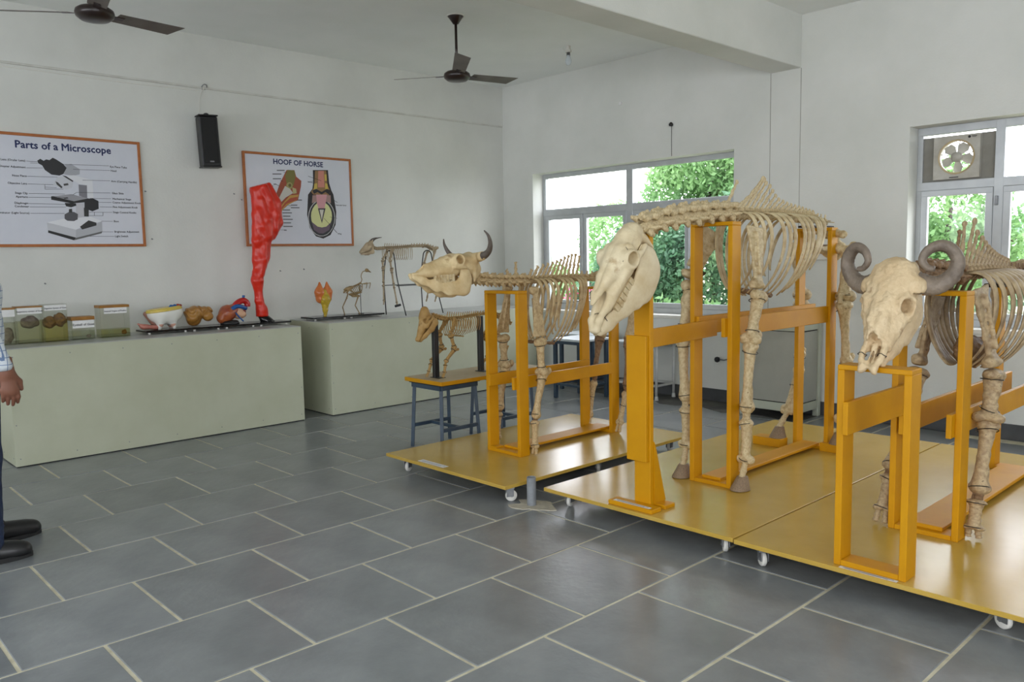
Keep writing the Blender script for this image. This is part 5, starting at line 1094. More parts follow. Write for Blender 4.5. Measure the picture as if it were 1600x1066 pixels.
# ------------------------------------------------------------------ posters
M_FRAME=mat('orange_wood',srgb(172,104,52),srgb(156,90,42),.5,18,5,stretch=(1,1,1))
M_PANEL=mat('poster_print',srgb(200,203,212),srgb(206,208,216),.55,3)
M_NAVY=mat('navy_ink',srgb(30,40,84),None,.7)
_flat={}
def flatmat(c):
    k=tuple(round(v,3) for v in c)
    if k not in _flat: _flat[k]=mat('print_%d'%len(_flat),k,None,.6)
    return _flat[k]
def text(s,size,m,parent,M,align='LEFT',bold=0.0,name='lettering'):
    bw=bold; bold=0
    cu=bpy.data.curves.new('t','FONT'); cu.body=s; cu.size=size; cu.align_x=align; cu.align_y='CENTER'; cu.offset=bold; cu.extrude=.0002; cu.resolution_u=2
    to=bpy.data.objects.new('t',cu); COL.objects.link(to)
    dg=bpy.context.evaluated_depsgraph_get(); me=bpy.data.meshes.new_from_object(to.evaluated_get(dg)); bpy.data.objects.remove(to); bpy.data.curves.remove(cu)
    if bw:
        n=len(me.vertices); co=np.empty(n*3,np.float32); me.vertices.foreach_get('co',co); co=co.reshape(-1,3); fs=[tuple(p.vertices) for p in me.polygons]; V=[];F=[]
        for i,(dx,dy) in enumerate(((-bw,0),(bw,0),(0,bw),(0,-bw))):
            V+=[tuple(v) for v in co+np.array([dx,dy,.00002*i],np.float32)]; F+=[tuple(j+i*n for j in f) for f in fs]
        bpy.data.meshes.remove(me); me=mesh(name,V,F)
    me.materials.clear(); me.materials.append(m); me.name=name
    return inst(name,me,parent,M)
def onwall(y,z,x): return Matrix(((0,0,1,x),(1,0,0,y),(0,1,0,z),(0,0,0,1)))
def poster(name,label,y0,y1,z0,z1):
    p=empty(name,(XW+.01,(y0+y1)/2,z0),label,'poster'); f=.022
    box('panel',M_PANEL,p,XW+.004,XW+.018,y0+f*.6,y1-f*.6,z0+f*.6,z1-f*.6,0)
    for a in((y0,y0+f,z0,z1),(y1-f,y1,z0,z1)): box('frame_rail',M_FRAME,p,XW+.002,XW+.026,*a,.003)
    for a in((y0+f,y1-f,z0,z0+f),(y0+f,y1-f,z1-f,z1)): box('frame_rail',M_FRAME,p,XW+.002,XW+.0255,*a,.003)
    return p
PX=XW+.018
def polys(p,lst,nm):
    for i,(c,pts) in enumerate(lst): B().prism(pts,'x',PX,PX+.0004+.00012*i).obj(nm,flatmat(c),p)
def lines(p,lst,w,nm='leader_line',m=None,x=.0016):
    for l in lst:
        b=B(); (y0,z0),(y1,z1)=l; d=Vector((y1-y0,z1-z0)); n=Vector((-d.y,d.x)).normalized()*w
        b.prism([(y0+n.x,z0+n.y),(y0-n.x,z0-n.y),(y1-n.x,z1-n.y),(y1+n.x,z1+n.y)],'x',PX,PX+x).obj(nm,m or M_INK,p)
mp=poster('microscope_poster','orange framed poster titled Parts of a Microscope',1.365,2.492,1.555,2.422)
polys(mp,MIC_POLY,'drawing_piece'); lines(mp,MIC_LINE,.0012)
text('Parts of a Microscope',.078,M_NAVY,mp,onwall(1.918,2.333,PX+.0005),'CENTER',.0022)
for s,(y,z) in MIC_TXTR: text(s,.0215,M_INK,mp,onwall(y+.004,z,PX+.0005),'LEFT',.0004)
for s,(y,z) in MIC_TXTL: text(s,.0215,M_INK,mp,onwall(y-.002,z,PX+.0005),'RIGHT',.0004)
hpz=poster('hoof_poster','orange framed poster titled Hoof of Horse behind the red leg model',3.392,4.538,1.552,2.420)
polys(hpz,HOOF_POLY,'drawing_piece'); lines(hpz,HOOF_LINE,.0012,x=.0042); lines(hpz,HOOF_BAR,.0045,'caption',mat('caption_grey',srgb(96,96,100),None,.8),x=.0009)
text('HOOF OF HORSE',.068,M_NAVY,hpz,onwall(3.957,2.342,PX+.0005),'CENTER',.0020)
text('Navicular bone',.02,M_INK,hpz,onwall(4.345,1.957,PX+.0005),'LEFT',.0003); text('Wing',.02,M_INK,hpz,onwall(4.355,1.673,PX+.0005),'LEFT',.0003)
# ------------------------------------------------------------------ specimen jars
M_JAR=glassy('jar_glass',(.955,.96,.94)); M_TAPE=mat('brown_tape',srgb(156,108,38),srgb(134,90,28),.4,12)
def fluid(name,c): return glassy(name,c)
def jar(y0,y1,h,label,tint,level,txt,ts,lz,lh,lid,spec,ly0=None):
    x1=-6.755; x0=x1-.13; z=CH1; t=.0035
    j=empty('specimen_jar',((x0+x1)/2,(y0+y1)/2,z),label,'specimen jar')
    b=B().box(x0,x1,y0,y1,z,z+t)
    b.box(x1-t,x1,y0,y1,z+t,z+h).box(x0,x0+t,y0,y1,z+t,z+h).box(x0+t,x1-t,y0,y0+t,z+t,z+h).box(x0+t,x1-t,y1-t,y1,z+t,z+h)
    b.obj('glass',M_JAR,j)
    box('liquid',fluid('liquid_'+txt[:5].strip(),tint),j,x0+t+.0005,x1-t-.0005,y0+t+.0005,y1-t-.0005,z+t+.0005,z+h*level,0)
    box('lid',M_JAR,j,x0-.001,x1+.001,y0-.001,y1+.001,z+h,z+h+.004,0)
    if lid:
        for a in((x1-.001,x1+.0012,y0-.001,y1+.001),(x0-.0012,x0+.001,y0-.001,y1+.001)): box('tape',M_TAPE,j,a[0],a[1],a[2],a[3],z+h-lid,z+h+.005,0)
        for yy in(y0-.0012,y1-.001): box('tape',M_TAPE,j,x0,x1,yy,yy+.0022,z+h-lid,z+h+.005,0)
        box('tape',M_TAPE,j,x0,x1,y0,y1,z+h+.004,z+h+.006,0)
    a=ly0 or y0+.004
    box('label_card',M_PAPER,j,x1+.0004,x1+.0012,a,min(y1-.004,a+(y1-y0)*.95) if ly0 is None else y1-.02,z+lz,z+lz+lh,0)
    if txt.strip(): text(txt,ts,M_INK,j,onwall((a+ (y1-.004 if ly0 is None else y1-.02))/2,z+lz+lh*.42,x1+.0013),'CENTER',.0005)
    for m_,c,rr,w_ in spec:
        me=sdf('specimen',lambda X,Y,Z,rr=rr,w_=w_: ell(X,Y,Z,(0,0,0),rr)+wob(X,Y,Z,w_,.006)+wob(X,Y,Z,w_*2.1,.003),tuple(-v-.012 for v in rr),tuple(v+.012 for v in rr),.005,m_)
        inst('specimen',me,j,Matrix.Translation(((x0+x1)/2+c[0],c[1],z+c[2])))
M_SP1=mat('pale_specimen',srgb(150,140,126),srgb(120,108,96),.6,30); M_SP2=mat('grey_specimen',srgb(140,126,116),srgb(104,90,84),.6,30); M_SP3=mat('brown_specimen',srgb(140,104,52),srgb(96,66,34),.6,40)
jar(1.255,1.402,.262,'tall specimen jar with grey tissue, farthest left behind the person',(.88,.875,.79),.62,' ',.012,.205,.052,.006,[(M_SP1,(0,1.355,.065),(.04,.04,.055),60)])
jar(1.410,1.578,.268,'tall specimen jar with greyish organ and pale green liquid',(.86,.855,.70),.62,'Respiratory system of Goat',.0152,.218,.045,.004,[(M_SP2,(.01,1.50,.155),(.045,.06,.045),60)])
jar(1.586,1.744,.278,'tall specimen jar with clumped brown organs and yellow liquid',(.87,.83,.52),.6,'Digestive System of Goat',.0145,.235,.04,0,[(M_SP3,(.01,1.63,.145),(.045,.045,.045),70),(M_SP3,(.01,1.70,.16),(.045,.045,.05),70)])
jar(1.770,1.930,.170,'low jar with a large white label reading Eyeball of Goat',(.88,.90,.84),.4,'Eyeball of Goat',.0245,.09,.06,.022,[(M_SP1,(0,1.905,.02),(.02,.018,.014),80)])
jar(1.972,2.190,.246,'wide clear jar with little liquid beside the udder model',(.84,.85,.66),.26,'Internal Organs of Poultry',.0155,.187,.045,.014,[(M_SP3,(0,2.165,.03),(.02,.02,.02),80)],2.002)
# ------------------------------------------------------------------ models on acrylic plates
M_ACR=mat('black_acrylic',srgb(16,16,17),None,.15)
def plate(y0,y1,label,cz,x0=-6.97,x1=-6.73):
    p=empty('display_plate',((x0+x1)/2,(y0+y1)/2,cz),label,'display plate')
    box('plate',M_ACR,p,x0,x1,y0,y1,cz+.016,cz+.031,.002)
    for x in(x0+.03,x1-.03):
        for y in(y0+.035,y1-.035): B().cyl((x,y,cz),(x,y,cz+.016),.010,n=12).obj('standoff',M_WHITEP,p,True)
    return cz+.031
pz=plate(2.30,2.66,'black plate on white standoffs under the udder model',CH1); plate(2.665,2.940,'black plate on white standoffs under the tan brain model',CH1)
plate(2.945,3.255,'black plate on white standoffs under the heart model',CH1); plate(3.262,3.575,'black plate on white standoffs under the red leg model',CH1)
pz2=plate(3.80,4.185,'black plate under the orange flame shaped model',CH2); plate(4.19,4.59,'black plate under the bird skeleton',CH2)
def gl(name,c,c2=None,rough=.25): return mat(name,srgb(*c),srgb(*c2) if c2 else None,rough,14,4)
MX=-6.85
# udder
ud=empty('udder_model',(MX,2.49,pz),'white udder cross section model with teats and yellow rim','anatomical model')
def f_ud(X,Y,Z):
    A=abs(X); d=ell(X,Y,Z,(0,.01,.13),(.085,.145,.095)); d=np.maximum(d,Z-(.150+.11*Y))
    for (x,y,t) in((.035,-.045,-.01),(.035,.055,.01)): d=uni(.03,d,cap(A,Y,Z,(x,y,.07),(x+.004,y+t,.012),.032,.016))
    return d
inst('udder',sdf('udder',f_ud,(-.11,-.16,-.01),(.11,.18,.2),.005,gl('udder_white',(222,222,214))),ud,Matrix.Translation((MX,2.49,pz)))
for q in(-1,1):
    for (y,t) in((-.045,-.01),(.055,.01)): inst('teat',sdf('teat',lambda X,Y,Z,t=t: cap(X,Y,Z,(0,0,.04),(.0,t*.6,.0175),.0262,.0175),(-.035,-.035,-.003),(.035,.035,.045),.0035,gl('teat_pink',(206,160,140))),ud,Matrix.Translation((MX+q*.037,2.49+y+t*.3,pz)))
inst('rim',sdf('rim',lambda X,Y,Z: np.maximum(np.maximum(ell(X,Y,Z,(0,.01,.13),(.092,.153,.1)),Z-(.176+.11*Y)),(.147+.11*Y)-Z),(-.11,-.17,.1),(.11,.19,.22),.005,gl('rim_yellow',(204,180,84))),ud,Matrix.Translation((MX,2.49,pz)))
for y,z,m_ in((2.545,.185,gl('vessel_blue',(40,92,150))),(2.60,.19,gl('vessel_red',(150,48,40))),(2.575,.188,bpy.data.materials['vessel_blue'])): B().tube([(MX+.02,y-.02,pz+z-.025),(MX+.02,y,pz+z),(MX+.01,y+.03,pz+z-.005)],[.013,.013,.012],12).obj('vessel',m_,ud,True)
PINK=gl('flesh_pink',(196,132,116),(178,110,96))
inst('flap',sdf('flap',lambda X,Y,Z: pathcap(X,Y,Z,[(0,-.165,.055),(0,-.12,.028),(0,-.03,.018)],[.010,.030,.032],.02,'z',1.7),(-.06,-.2,-.01),(.06,.03,.09),.005,PINK),ud,Matrix.Translation((MX+.02,2.44,pz)))
inst('flap',sdf('flap2',lambda X,Y,Z: cap(X,Y,Z,(0,-.10,.13),(0,-.02,.03),.02,.03),(-.06,-.15,-.01),(.06,.04,.18),.005,mat('flesh_brown',srgb(150,108,92),None,.35)),ud,Matrix.Translation((MX-.03,2.455,pz)))
# brain-like tan model
br=empty('brain_model',(MX,2.77,pz),'lumpy tan brain model between the udder and heart','anatomical model')
TAN=gl('tan_gloss',(166,122,60),(146,100,44),.3)
def f_br(X,Y,Z):
    d=uni(.02,ell(X,Y,Z,(0,-.03,.115),(.07,.085,.062)),ell(X,Y,Z,(.0,-.04,.06),(.05,.06,.055)),ell(X,Y,Z,(0,.06,.13),(.05,.06,.035)))
    d=uni(.008,d,ell(X,Y,Z,(.03,.07,.085),(.05,.045,.045)),ell(X,Y,Z,(.02,-.06,.075),(.055,.05,.045)))
    return d+.005*np.sin(90*Z+45*Y+2.5*np.sin(60*Y))*np.clip((Z-.06)*20,0,1)
inst('body',sdf('brain',f_br,(-.1,-.14,-.02),(.11,.16,.21),.0048,TAN),br,Matrix.Translation((MX,2.775,pz)))
# heart
he=empty('heart_model',(MX,3.06,pz),'red and brown heart model with blue and red vessels','anatomical model')
HM=mat('heart_muscle',srgb(128,52,40),srgb(176,98,52),.3,12,5,c3=srgb(110,50,70)); HB=gl('heart_beige',(206,164,132))
inst('muscle',sdf('heart',lambda X,Y,Z: pathcap(X,Y,Z,[(0,-.07,.045),(0,-.02,.085),(0,.04,.11)],[.045,.068,.055],.02)+wob(X,Y,Z,80,.002),(-.09,-.13,-.01),(.09,.12,.19),.005,HM),he,Matrix.Translation((MX,3.05,pz+.01)))
inst('atrium',sdf('atrium',lambda X,Y,Z: uni(.02,ell(X,Y,Z,(0,0,0),(.055,.05,.06)),sph(X,Y,Z,(.03,.03,-.02),.03)),(-.08,-.08,-.09),(.08,.08,.09),.005,HB),he,Matrix.Translation((MX+.005,3.125,pz+.10)))
B().tube(spline([(MX+.01,3.09,pz+.15),(MX+.01,3.13,pz+.185),(MX+.01,3.18,pz+.20),(MX+.01,3.212,pz+.175),(MX+.01,3.212,pz+.145)],16),[.026]*17,14).obj('aorta',gl('aorta_red',(176,30,28)),he,True)
B().tube(spline([(MX+.045,3.05,pz+.13),(MX+.05,3.10,pz+.155),(MX+.045,3.15,pz+.145),(MX+.03,3.19,pz+.13)],12),[.018]*13,12).obj('vein',gl('vein_blue',(32,84,148)),he,True)
B().tube([(MX,3.185,pz+.21),(MX,3.188,pz+.245)],.012,10).obj('vein',bpy.data.materials['vein_blue'],he,True); B().tube(spline([(MX+.055,3.08,pz+.10),(MX+.062,3.11,pz+.06),(MX+.055,3.15,pz+.02)],10),[.006]*11,8).obj('vein',bpy.data.materials['vein_blue'],he,True)
for q,(y,z) in enumerate(((3.165,.105),(3.165,.075))): B().lathe([(.001,.004),(.012,.004),(.016,.0)],n=14,M=Matrix.Translation((MX+.05,y,pz+z))@Matrix.Rotation(hp,4,'Y')).obj('valve',gl('valve_dark',(120,40,40)),he,True)
B().lathe([(.08,0),(.08,.012),(.068,.03),(.05,.032)],c=(MX,3.05,pz),n=28).obj('base',M_BLACK,he,True)
# red leg
rl=empty('leg_model',(MX,3.38,pz),'tall glossy red muscle model of a horse leg with black hoof','anatomical model')
RED=mat('red_gloss',srgb(214,48,28),srgb(198,38,20),.3,9,5,c3=srgb(222,76,54),bump=.04,spec=.4)
def f_leg(X,Y,Z):
    P=lambda pts,rad,k=.02,x=0.0: pathcap(X-x,Y,Z,[(0,a,c) for a,c in pts],rad,k)
    d=P([(3.375,2.035),(3.44,1.9),(3.47,1.72)],[.075,.085,.08])
    for pts,rad,x in [([(3.345,2.02),(3.35,1.82),(3.335,1.61)],[.045,.05,.05],.02),([(3.37,1.95),(3.415,1.78),(3.43,1.64)],[.03,.045,.04],.055),([(3.345,1.86),(3.375,1.72),(3.40,1.63)],[.025,.04,.04],.055),
        ([(3.45,2.075),(3.515,1.93),(3.53,1.76),(3.47,1.645)],[.045,.055,.05,.045],.025),([(3.40,2.06),(3.45,1.95),(3.50,1.82),(3.49,1.70)],[.04,.04,.04,.035],.06),([(3.325,1.585),(3.38,1.60),(3.44,1.625)],[.045,.045,.04],.03),
        ([(3.415,1.57),(3.40,1.45),(3.36,1.30)],[.05,.045,.03],.01),([(3.345,1.56),(3.335,1.42),(3.325,1.29)],[.05,.045,.03],.0),([(3.385,1.56),(3.37,1.43),(3.345,1.30)],[.04,.04,.028],.04),
        ([(3.325,1.30),(3.322,1.24),(3.325,1.19)],[.048,.052,.042],.005),([(3.312,1.2),(3.318,1.06),(3.345,.97)],[.026,.024,.034],.0),([(3.345,1.2),(3.345,1.06),(3.365,.97)],[.026,.025,.034],.0),([(3.33,1.19),(3.332,1.06),(3.355,.98)],[.02,.02,.03],.028),([(3.35,.98),(3.355,.935)],[.05,.055],.0)]:
        d=su(d,P(pts,rad,.02,x),.02)
    d=np.maximum(d,Z-(2.088+.3*(Y-3.39)-.0)); d=np.maximum(d,.918-Z)
    ss_=np.sin(150*(Y+.32*(Z-1.7))+20*X)
    return np.maximum(d+.0011*ss_,abs(X)-.11)
inst('muscles',sdf('leg_model',f_leg,(-.13,3.2,.905),(.15,3.63,2.16),.008,RED),rl,Matrix.Translation((MX,0,0)))
b=B().lathe([(1,0),(.97,.1),(.72,1)],n=24); b.V=[(MX+v[0]*.058,3.405+v[1]*.066+.0-.045*v[2],pz+v[2]*.056) for v in b.V]; b.obj('hoof',M_ACR,rl,True)
# flame shaped model
fl=empty('flame_model',(MX,3.98,pz2),'orange and yellow flame shaped anatomical model beside the bird skeleton','anatomical model')
OR=gl('orange_gloss',(208,126,70),(192,104,52)); YL=gl('yellow_gloss',(200,172,44),(176,150,60))
def f_fl(X,Y,Z):
    d=None
    for q in(-1,1):
        e=uni(.02,cap(X,Y,Z,(0,q*.03,.20),(0,q*.042,.26),.05,.045,'x',1.1),cap(X,Y,Z,(0,q*.042,.26),(0,q*.038,.352),.044,.007,'x',1.0)); d=e if d is None else su(d,e,.012)
    return d+wob(X,Y,Z,60,.002)
inst('petals',sdf('petals',f_fl,(-.08,-.13,.14),(.08,.13,.37),.005,OR),fl,Matrix.Translation((MX,3.985,pz2-.03)))
inst('core',sdf('core',lambda X,Y,Z: pathcap(X,Y,Z,[(0,-.005,.0),(0,-.003,.06),(0,0,.16),(0,0,.24)],[.014,.022,.048,.018],.02)+wob(X,Y,Z,110,.003),(-.07,-.08,-.004),(.08,.08,.27),.0045,YL),fl,Matrix.Translation((MX+.025,3.985,pz2)))
B().cyl((MX,3.98,pz2),(MX,3.98,pz2+.02),.008,n=10).obj('peg',M_STEEL,fl)
B().cyl((XD,4.395,CH2+.031),(XD,4.395,1.16),.003,n=8).obj('support_rod',M_BLACK,bird); B().cyl((XD,4.395,CH2+.031),(XD,4.395,CH2+.036),.03,n=16).obj('rod_foot',M_BLACK,bird)
# ------------------------------------------------------------------ person at the left edge, facing +y
SKIN=mat('skin',srgb(128,84,64),srgb(118,76,58),.55,12); HAIR=mat('hair',srgb(22,18,16),None,.6)
JEAN=mat('blue_denim',srgb(38,52,82),srgb(28,40,66),.85,60,3); SHOE=mat('black_leather',srgb(20,20,21),srgb(30,30,31),.35,20); SOLE=mat('shoe_sole',srgb(34,34,34),None,.8)
m=bpy.data.materials.new('checked_shirt'); m.use_nodes=True; nt=m.node_tree; N=nt.nodes; Lk=nt.links
tc=N.new('ShaderNodeTexCoord'); sx=N.new('ShaderNodeSeparateXYZ'); Lk.new(tc.outputs['Object'],sx.inputs[0]); prev=None
for ax,fr_ in(('Z',31),('Y',31),('X',31)):
    mu=N.new('ShaderNodeMath'); mu.operation='MULTIPLY'; mu.inputs[1].default_value=fr_; Lk.new(sx.outputs[ax],mu.inputs[0])
    f_=N.new('ShaderNodeMath'); f_.operation='FRACT'; Lk.new(mu.outputs[0],f_.inputs[0]); g_=N.new('ShaderNodeMath'); g_.operation='LESS_THAN'; g_.inputs[1].default_value=.10; Lk.new(f_.outputs[0],g_.inputs[0])
    if prev: 
        a_=N.new('ShaderNodeMath'); a_.operation='MAXIMUM'; Lk.new(prev,a_.inputs[0]); Lk.new(g_.outputs[0],a_.inputs[1]); prev=a_.outputs[0]
    else: prev=g_.outputs[0]
mxx=N.new('ShaderNodeMix'); mxx.data_type='RGBA'; mxx.inputs['A'].default_value=(*srgb(208,216,222),1); mxx.inputs['B'].default_value=(*srgb(112,134,168),1); Lk.new(prev,mxx.inputs['Factor']); Lk.new(mxx.outputs['Result'],N['Principled BSDF'].inputs['Base Color']); N['Principled BSDF'].inputs['Roughness'].default_value=.85
SHIRT=m
PC=(-4.60,.748,0); PM=Matrix.Translation(PC)@Matrix.Diagonal((1.05,1.05,1.05,1))
per=empty('person',PC,'person in a checked shirt, blue jeans and black shoes at the left edge','person')
def hand(X,Y,Z,c,sd):
    """relaxed hand hanging down from wrist c; palm faces the thigh"""
    cx,cy,cz=c
    d=cap(X,Y,Z,(cx,cy,cz),(cx,cy+.008,cz-.085),.025,.036,'x',1.9)
    d=su(d,cap(X,Y,Z,(cx,cy,cz+.05),(cx,cy,cz-.01),.027,.026,'x',1.2),.02)
    for k,(dy,l) in enumerate(((.030,.070),(.011,.080),(-.009,.074),(-.027,.058))):
        a=(cx,cy+dy+.006,cz-.085); b_=(cx-sd*.006,cy+dy*1.05+.010,cz-.085-l*.55); e=(cx-sd*.024,cy+dy*1.0+.010,cz-.085-l*.95)
        d=su(d,pathcap(X,Y,Z,[a,b_,e],[.0098,.009,.0075],.004),.006)
    d=su(d,pathcap(X,Y,Z,[(cx-sd*.006,cy+.022,cz-.02),(cx-sd*.016,cy+.052,cz-.055),(cx-sd*.018,cy+.058,cz-.092)],[.015,.0125,.009],.006),.012)
    return d
def f_body(X,Y,Z):
    A=abs(X)
    d=uni(.03,ell(X,Y,Z,(0,.0,1.59),(.072,.092,.115)),cap(X,Y,Z,(0,.03,1.51),(0,.045,1.505),.045,.042),cap(X,Y,Z,(0,-.01,1.38),(0,.0,1.50),.058,.056))
    d=uni(.008,d,cap(X,Y,Z,(0,.088,1.60),(0,.108,1.565),.010,.015),cap(A,Y,Z,(.0,.086,1.528),(.02,.082,1.528),.009,.006),cap(A,Y,Z,(.073,-.005,1.615),(.078,-.012,1.56),.016,.010,'x',1.7),cap(A,Y,Z,(.015,.085,1.625),(.042,.075,1.628),.008,.006))
    d=ss(d,sph(A,Y,Z,(.03,.094,1.603),.013),.008); d=su(d,sph(A,Y,Z,(.03,.080,1.603),.012),.003)
    d=uni(.04,d,cap(X,Y,Z,(0,0,1.30),(0,0,1.38),.11,.075),cap(A,Y,Z,(.0,.0,1.36),(.155,.0,1.35),.06,.055),cap(X,Y,Z,(0,.0,.95),(0,0,1.25),.125,.13),cap(A,Y,Z,(.09,0,.9),(.095,.0,.48),.085,.052),cap(A,Y,Z,(.095,.0,.48),(.11,-.02,.08),.052,.038),
        pathcap(A,Y,Z,[(.175,.0,1.34),(.215,.01,1.08),(.21,.085,.90)],[.05,.042,.03],.03))
    return d
bm1=sdf('person_body',f_body,(-.30,-.2,.03),(.30,.2,1.74),.0135,SKIN)
inst('body',bm1,per,PM)
for sd in(-1,1):
    c=(sd*.208,.10,.875)
    inst('hand',sdf('hand',lambda X,Y,Z,c=c,sd=sd: hand(X,Y,Z,c,sd),(c[0]-.055,c[1]-.06,c[2]-.185),(c[0]+.055,c[1]+.085,c[2]+.06),.0042,SKIN),per,PM)
def f_shirt(X,Y,Z):
    A=abs(X)
    d=uni(.05,cap(X,Y,Z,(0,0,1.25),(0,0,1.38),.145,.085),cap(A,Y,Z,(.0,.0,1.37),(.165,.0,1.355),.068,.068),ell(X,Y,Z,(0,.0,1.05),(.185,.14,.34)))
    d=su(d,pathcap(A,Y,Z,[(.175,.0,1.345),(.22,.01,1.08),(.212,.085,.895)],[.07,.058,.044],.03),.03)
    hem=np.where(A<.165,.835,.875)
    return np.maximum(d+.004*np.sin(40*Z+9*np.sin(20*X+11*Y)),np.maximum(hem-Z,Z-(1.425+.3*np.maximum(-Y,-.03))))
inst('shirt',sdf('shirt',f_shirt,(-.32,-.24,.76),(.32,.24,1.48),.0115,SHIRT),per,PM)
inst('collar',sdf('collar',lambda X,Y,Z: abs(cap(X,Y,Z,(0,-.01,1.39),(0,0,1.46),.074,.068))-.006+np.maximum(0,abs(Z-1.425)-.028),(-.1,-.1,1.36),(.1,.1,1.49),.006,SHIRT),per,PM)
def f_jean(X,Y,Z):
    A=abs(X)
    d=uni(.03,ell(X,Y,Z,(0,0,.90),(.172,.125,.12)),cap(A,Y,Z,(.092,0,.88),(.11,.0,.48),.098,.072),cap(A,Y,Z,(.11,.0,.48),(.155,-.02,.09),.070,.066))
    return np.maximum(d+.004*np.sin(55*Z+10*np.sin(18*X))*np.clip((.5-Z)*3,0,1),np.maximum(.055-Z,Z-.98))
inst('jeans',sdf('jeans',f_jean,(-.27,-.2,.03),(.27,.2,1.02),.012,JEAN),per,PM)
for sd,dy in((1,-.02),(-1,.10)):
    sh=sdf('shoe',lambda X,Y,Z: np.maximum(uni(.03,cap(X,Y,Z,(0,-.08,.045),(0,.14,.035),.043,.044),cap(X,Y,Z,(0,-.06,.05),(0,-.06,.095),.044,.046),cap(X,Y,Z,(0,.0,.06),(0,.10,.045),.044,.04)),.014-Z),(-.07,-.15,.0),(.07,.21,.15),.0065,SHOE)
    S=Matrix.Translation((PC[0]+sd*.155,PC[1]+dy,0))@Matrix.Rotation(-sd*.12,4,'Z')
    s_=inst('shoe',sh,per,S)
    b=B().prism([(.05*math.cos(a),.03+(.155 if math.sin(a)>0 else .155)*math.sin(a)) for a in [2*math.pi*i/24 for i in range(24)]],'z',0,.022); b.V=[tuple(S@Vector(v)) for v in b.V]; b.obj('sole',SOLE,s_)
    b=B()
    for k in range(4): b.tube([(-.022,.01+k*.022,.098-.008*k),(0,.012+k*.022,.106-.009*k),(.022,.01+k*.022,.098-.008*k)],.003,5)
    b.V=[tuple(S@Vector(v)) for v in b.V]; b.obj('laces',SOLE,s_)
def f_hair(X,Y,Z): return np.maximum(ell(X,Y,Z,(0,-.012,1.605),(.083,.098,.118)),-np.minimum(ell(X,Y,Z,(0,.09,1.54),(.075,.075,.115)),Z-1.53))
inst('hair',sdf('hair',f_hair,(-.1,-.13,1.5),(.1,.11,1.74),.007,HAIR),per,PM)
# ------------------------------------------------------------------ outdoors
M_BOUNCE=mat('bounce_ground',srgb(158,152,132),srgb(136,142,112),.9,2,5);  # ground colour paled to bounce skylight up to the ceiling
gd=B().box(-60,30,YW+.35,80,-.6,-.5).obj('ground',M_BOUNCE); gd['kind']='structure'
def leafmat(name,c1,c2,c3):
    m=mat(name,srgb(*c1),srgb(*c2),.55,1.6,3,c3=srgb(*c3),contrast=(.35,.6)); N=m.node_tree.nodes; L=m.node_tree.links; p=N['Principled BSDF']
    tr=N.new('ShaderNodeBsdfTranslucent'); mx=N.new('ShaderNodeMixShader'); mx.inputs[0].default_value=.4
    src=p.inputs['Base Color'].links[0].from_socket; L.new(src,tr.inputs[0]); L.new(p.outputs[0],mx.inputs[1]); L.new(tr.outputs[0],mx.inputs[2]); L.new(mx.outputs[0],N['Material Output'].inputs[0]); return m
LF1=leafmat('leaf_fresh',(104,146,92),(146,184,122),(194,218,170)); LF2=leafmat('leaf_deep',(66,106,82),(106,146,108),(164,194,150)); LF3=leafmat('leaf_far',(120,158,128),(140,172,140),(160,188,156))  # leaf tones paled to carry the overexposed, hazy daylight outside
BARK=mat('bark',srgb(84,72,60),srgb(60,50,42),.9,14,5,bump=.5)
def foliage(name,parent,blobs,n,size,m,jit=.5):
    tot=sum(b_[3]*b_[4]*b_[5] for b_ in blobs); V=[];F=[]; 
    A=[]
    for (x,y,z,rx,ry,rz) in blobs:
        k=max(10,int(n*rx*ry*rz/tot)); d=rng.normal(size=(k,3)); d/=np.linalg.norm(d,axis=1)[:,None]; rr=rng.uniform(.55,1.05,(k,1))**.6
        A.append(np.array([x,y,z])+d*rr*np.array([rx,ry,rz]))
    P=np.concatenate(A); k=len(P)
    a=rng.normal(size=(k,3)); a[:,2]-=.35; a/=np.linalg.norm(a,axis=1)[:,None]; b_=np.cross(a,rng.normal(size=(k,3))); b_/=np.linalg.norm(b_,axis=1)[:,None]
    s=size*rng.uniform(.6,1.3,(k,1)); c=np.cross(a,b_)
    Vv=np.stack([P,P+a*s*.5+b_*s*.26+c*s*.05,P+a*s*1.05-c*s*.08,P+a*s*.5-b_*s*.26+c*s*.05],1).reshape(-1,3)
    me=bpy.data.meshes.new(name); me.vertices.add(4*k); me.vertices.foreach_set('co',Vv.astype(np.float32).ravel())
    me.loops.add(4*k); me.loops.foreach_set('vertex_index',np.arange(4*k,dtype=np.int32)); me.polygons.add(k); me.polygons.foreach_set('loop_start',np.arange(k,dtype=np.int32)*4); me.update(calc_edges=True)
    me.materials.append(m); o=inst(name,me,parent); o['kind']='stuff'; return o
def tree(label,x,y,blobs,n,size,m,trunk=None,name='garden_tree',cat='tree'):
    t=empty(name,(x,y,-.5),label,cat)
    o=foliage('foliage',None,[(x+b_[0],y+b_[1],b_[2],b_[3],b_[4],b_[5]) for b_ in blobs],n,size,m); o.parent=t; o.matrix_basis=wm(t).inverted()
    if trunk:
        top=blobs[0]; B().tube(spline([(x,y,-.5),(x+.08,y,.4),(x-.05,y+.05,top[2]*.6),(x+top[0]*.5,y+top[1]*.5,top[2])],12),[trunk*(1-.05*i) for i in range(13)],10).obj('trunk',BARK,t,True)
        for b_ in blobs[1:]: B().tube(spline([(x-.02,y,top[2]*.45),(x+b_[0]*.5,y+b_[1]*.5,(top[2]*.5+b_[2])*.5),(x+b_[0],y+b_[1],b_[2])],8),[trunk*.5*(1-.08*i) for i in range(9)],8).obj('branch',BARK,t,True)
    return t
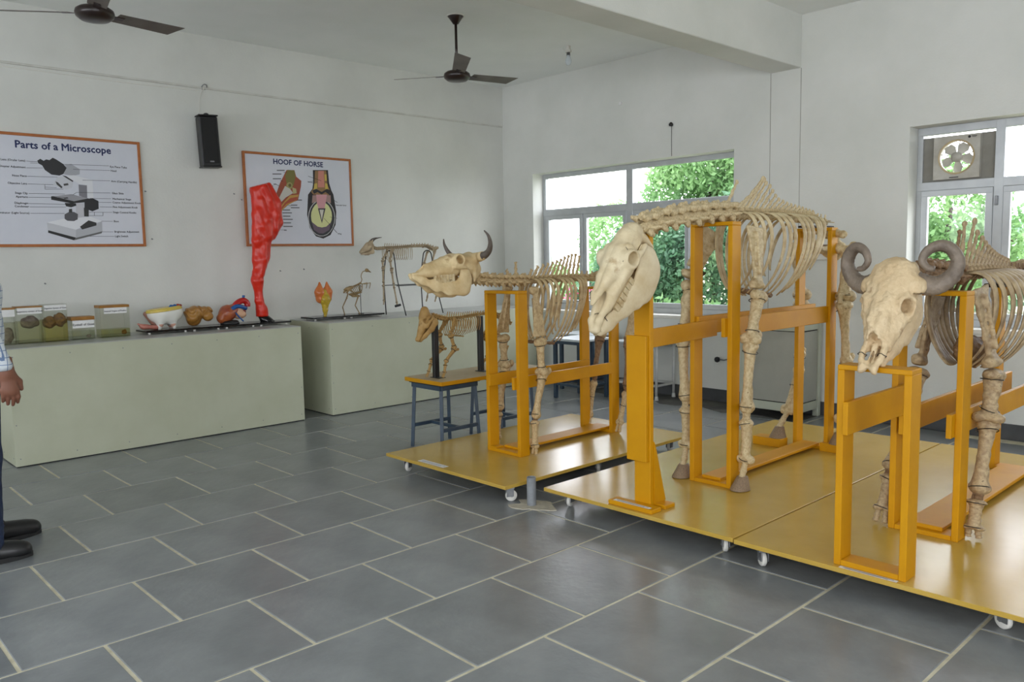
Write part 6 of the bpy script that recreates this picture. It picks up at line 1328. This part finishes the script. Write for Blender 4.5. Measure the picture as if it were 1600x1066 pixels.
tree('tall bright green tree behind the right half of the first window',-6.6,10.2,[(0,0,2.9,1.1,.8,.75),(-.55,.2,2.3,.75,.6,.5),(.9,.1,2.6,.9,.7,.8),(1.0,.2,3.6,.9,.8,.7),(.1,.2,3.5,.8,.7,.5)],26000,.085,LF1,.10)
tree('deep green tree behind the horse neck, lower in the first window',-7.1,9.4,[(0,0,1.3,.75,.5,.65),(.9,.2,1.2,.9,.6,.8),(-.7,.3,1.0,.55,.5,.7),(1.6,.1,1.6,.7,.6,.7)],18000,.085,LF2,.08)
tree('light green bushy tree behind the horse skull',-8.6,10.6,[(0,0,1.6,.75,.6,.7),(.6,0,1.15,.7,.6,.6),(-.4,0,.7,.7,.5,.7)],11000,.08,LF1,.07)
tree('low bush at the lower left corner of the first window',-8.9,9.2,[(0,0,.9,.45,.4,.42),(-.5,.1,.5,.5,.4,.6),(.7,.1,.4,.7,.4,.6)],2600,.13,LF1,None,'garden_bush','bush')
tree('low bush below the middle of the first window',-6.6,8.5,[(0,0,.35,.8,.4,.55),(1.1,.1,.3,.8,.4,.5),(-1.0,0,.25,.8,.4,.5)],3200,.12,LF1,None,'garden_bush','bush')
tree('leafy tree behind the exhaust fan window',-3.55,10.6,[(0,0,1.9,.62,.5,.62),(.3,.1,1.25,.5,.5,.5),(-.5,.1,1.3,.6,.5,.6),(.75,0,1.55,.28,.3,.3)],9000,.08,LF1,.07)
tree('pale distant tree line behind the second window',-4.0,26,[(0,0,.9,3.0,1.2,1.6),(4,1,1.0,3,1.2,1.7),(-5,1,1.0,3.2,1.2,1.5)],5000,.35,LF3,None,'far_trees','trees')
fb=empty('flower_bush',(-7.95,8.9,-.5),'pink flowering bush behind the cow ribs','bush')
o=foliage('foliage',None,[(-7.95,8.9,.55,.3,.3,.5)],900,.11,LF2); o.parent=fb; o.matrix_basis=wm(fb).inverted()
o=foliage('flowers',None,[(-7.95,8.85,.75,.24,.25,.3)],160,.08,mat('pink_petals',srgb(206,80,130),None,.6)); o.parent=fb; o.matrix_basis=wm(fb).inverted()

# ------------------------------------------------------------------ groups for repeats
for o in bpy.data.objects:
    if o.parent is None and 'category' in o:
        g={'specimen_jar':'specimen jars on the counter','display_plate':'black display plates','lab_stool':'stools under the pig board','wheeled_stand':'ochre wheeled stands','wall_nail':'nail stubs in the poster wall','display_counter':'cream display counters','garden_tree':'garden trees outside','garden_bush':'garden bushes outside','work_table':'small tables by the window wall'}.get(o.name.split('.')[0])
        if g: o['group']=g
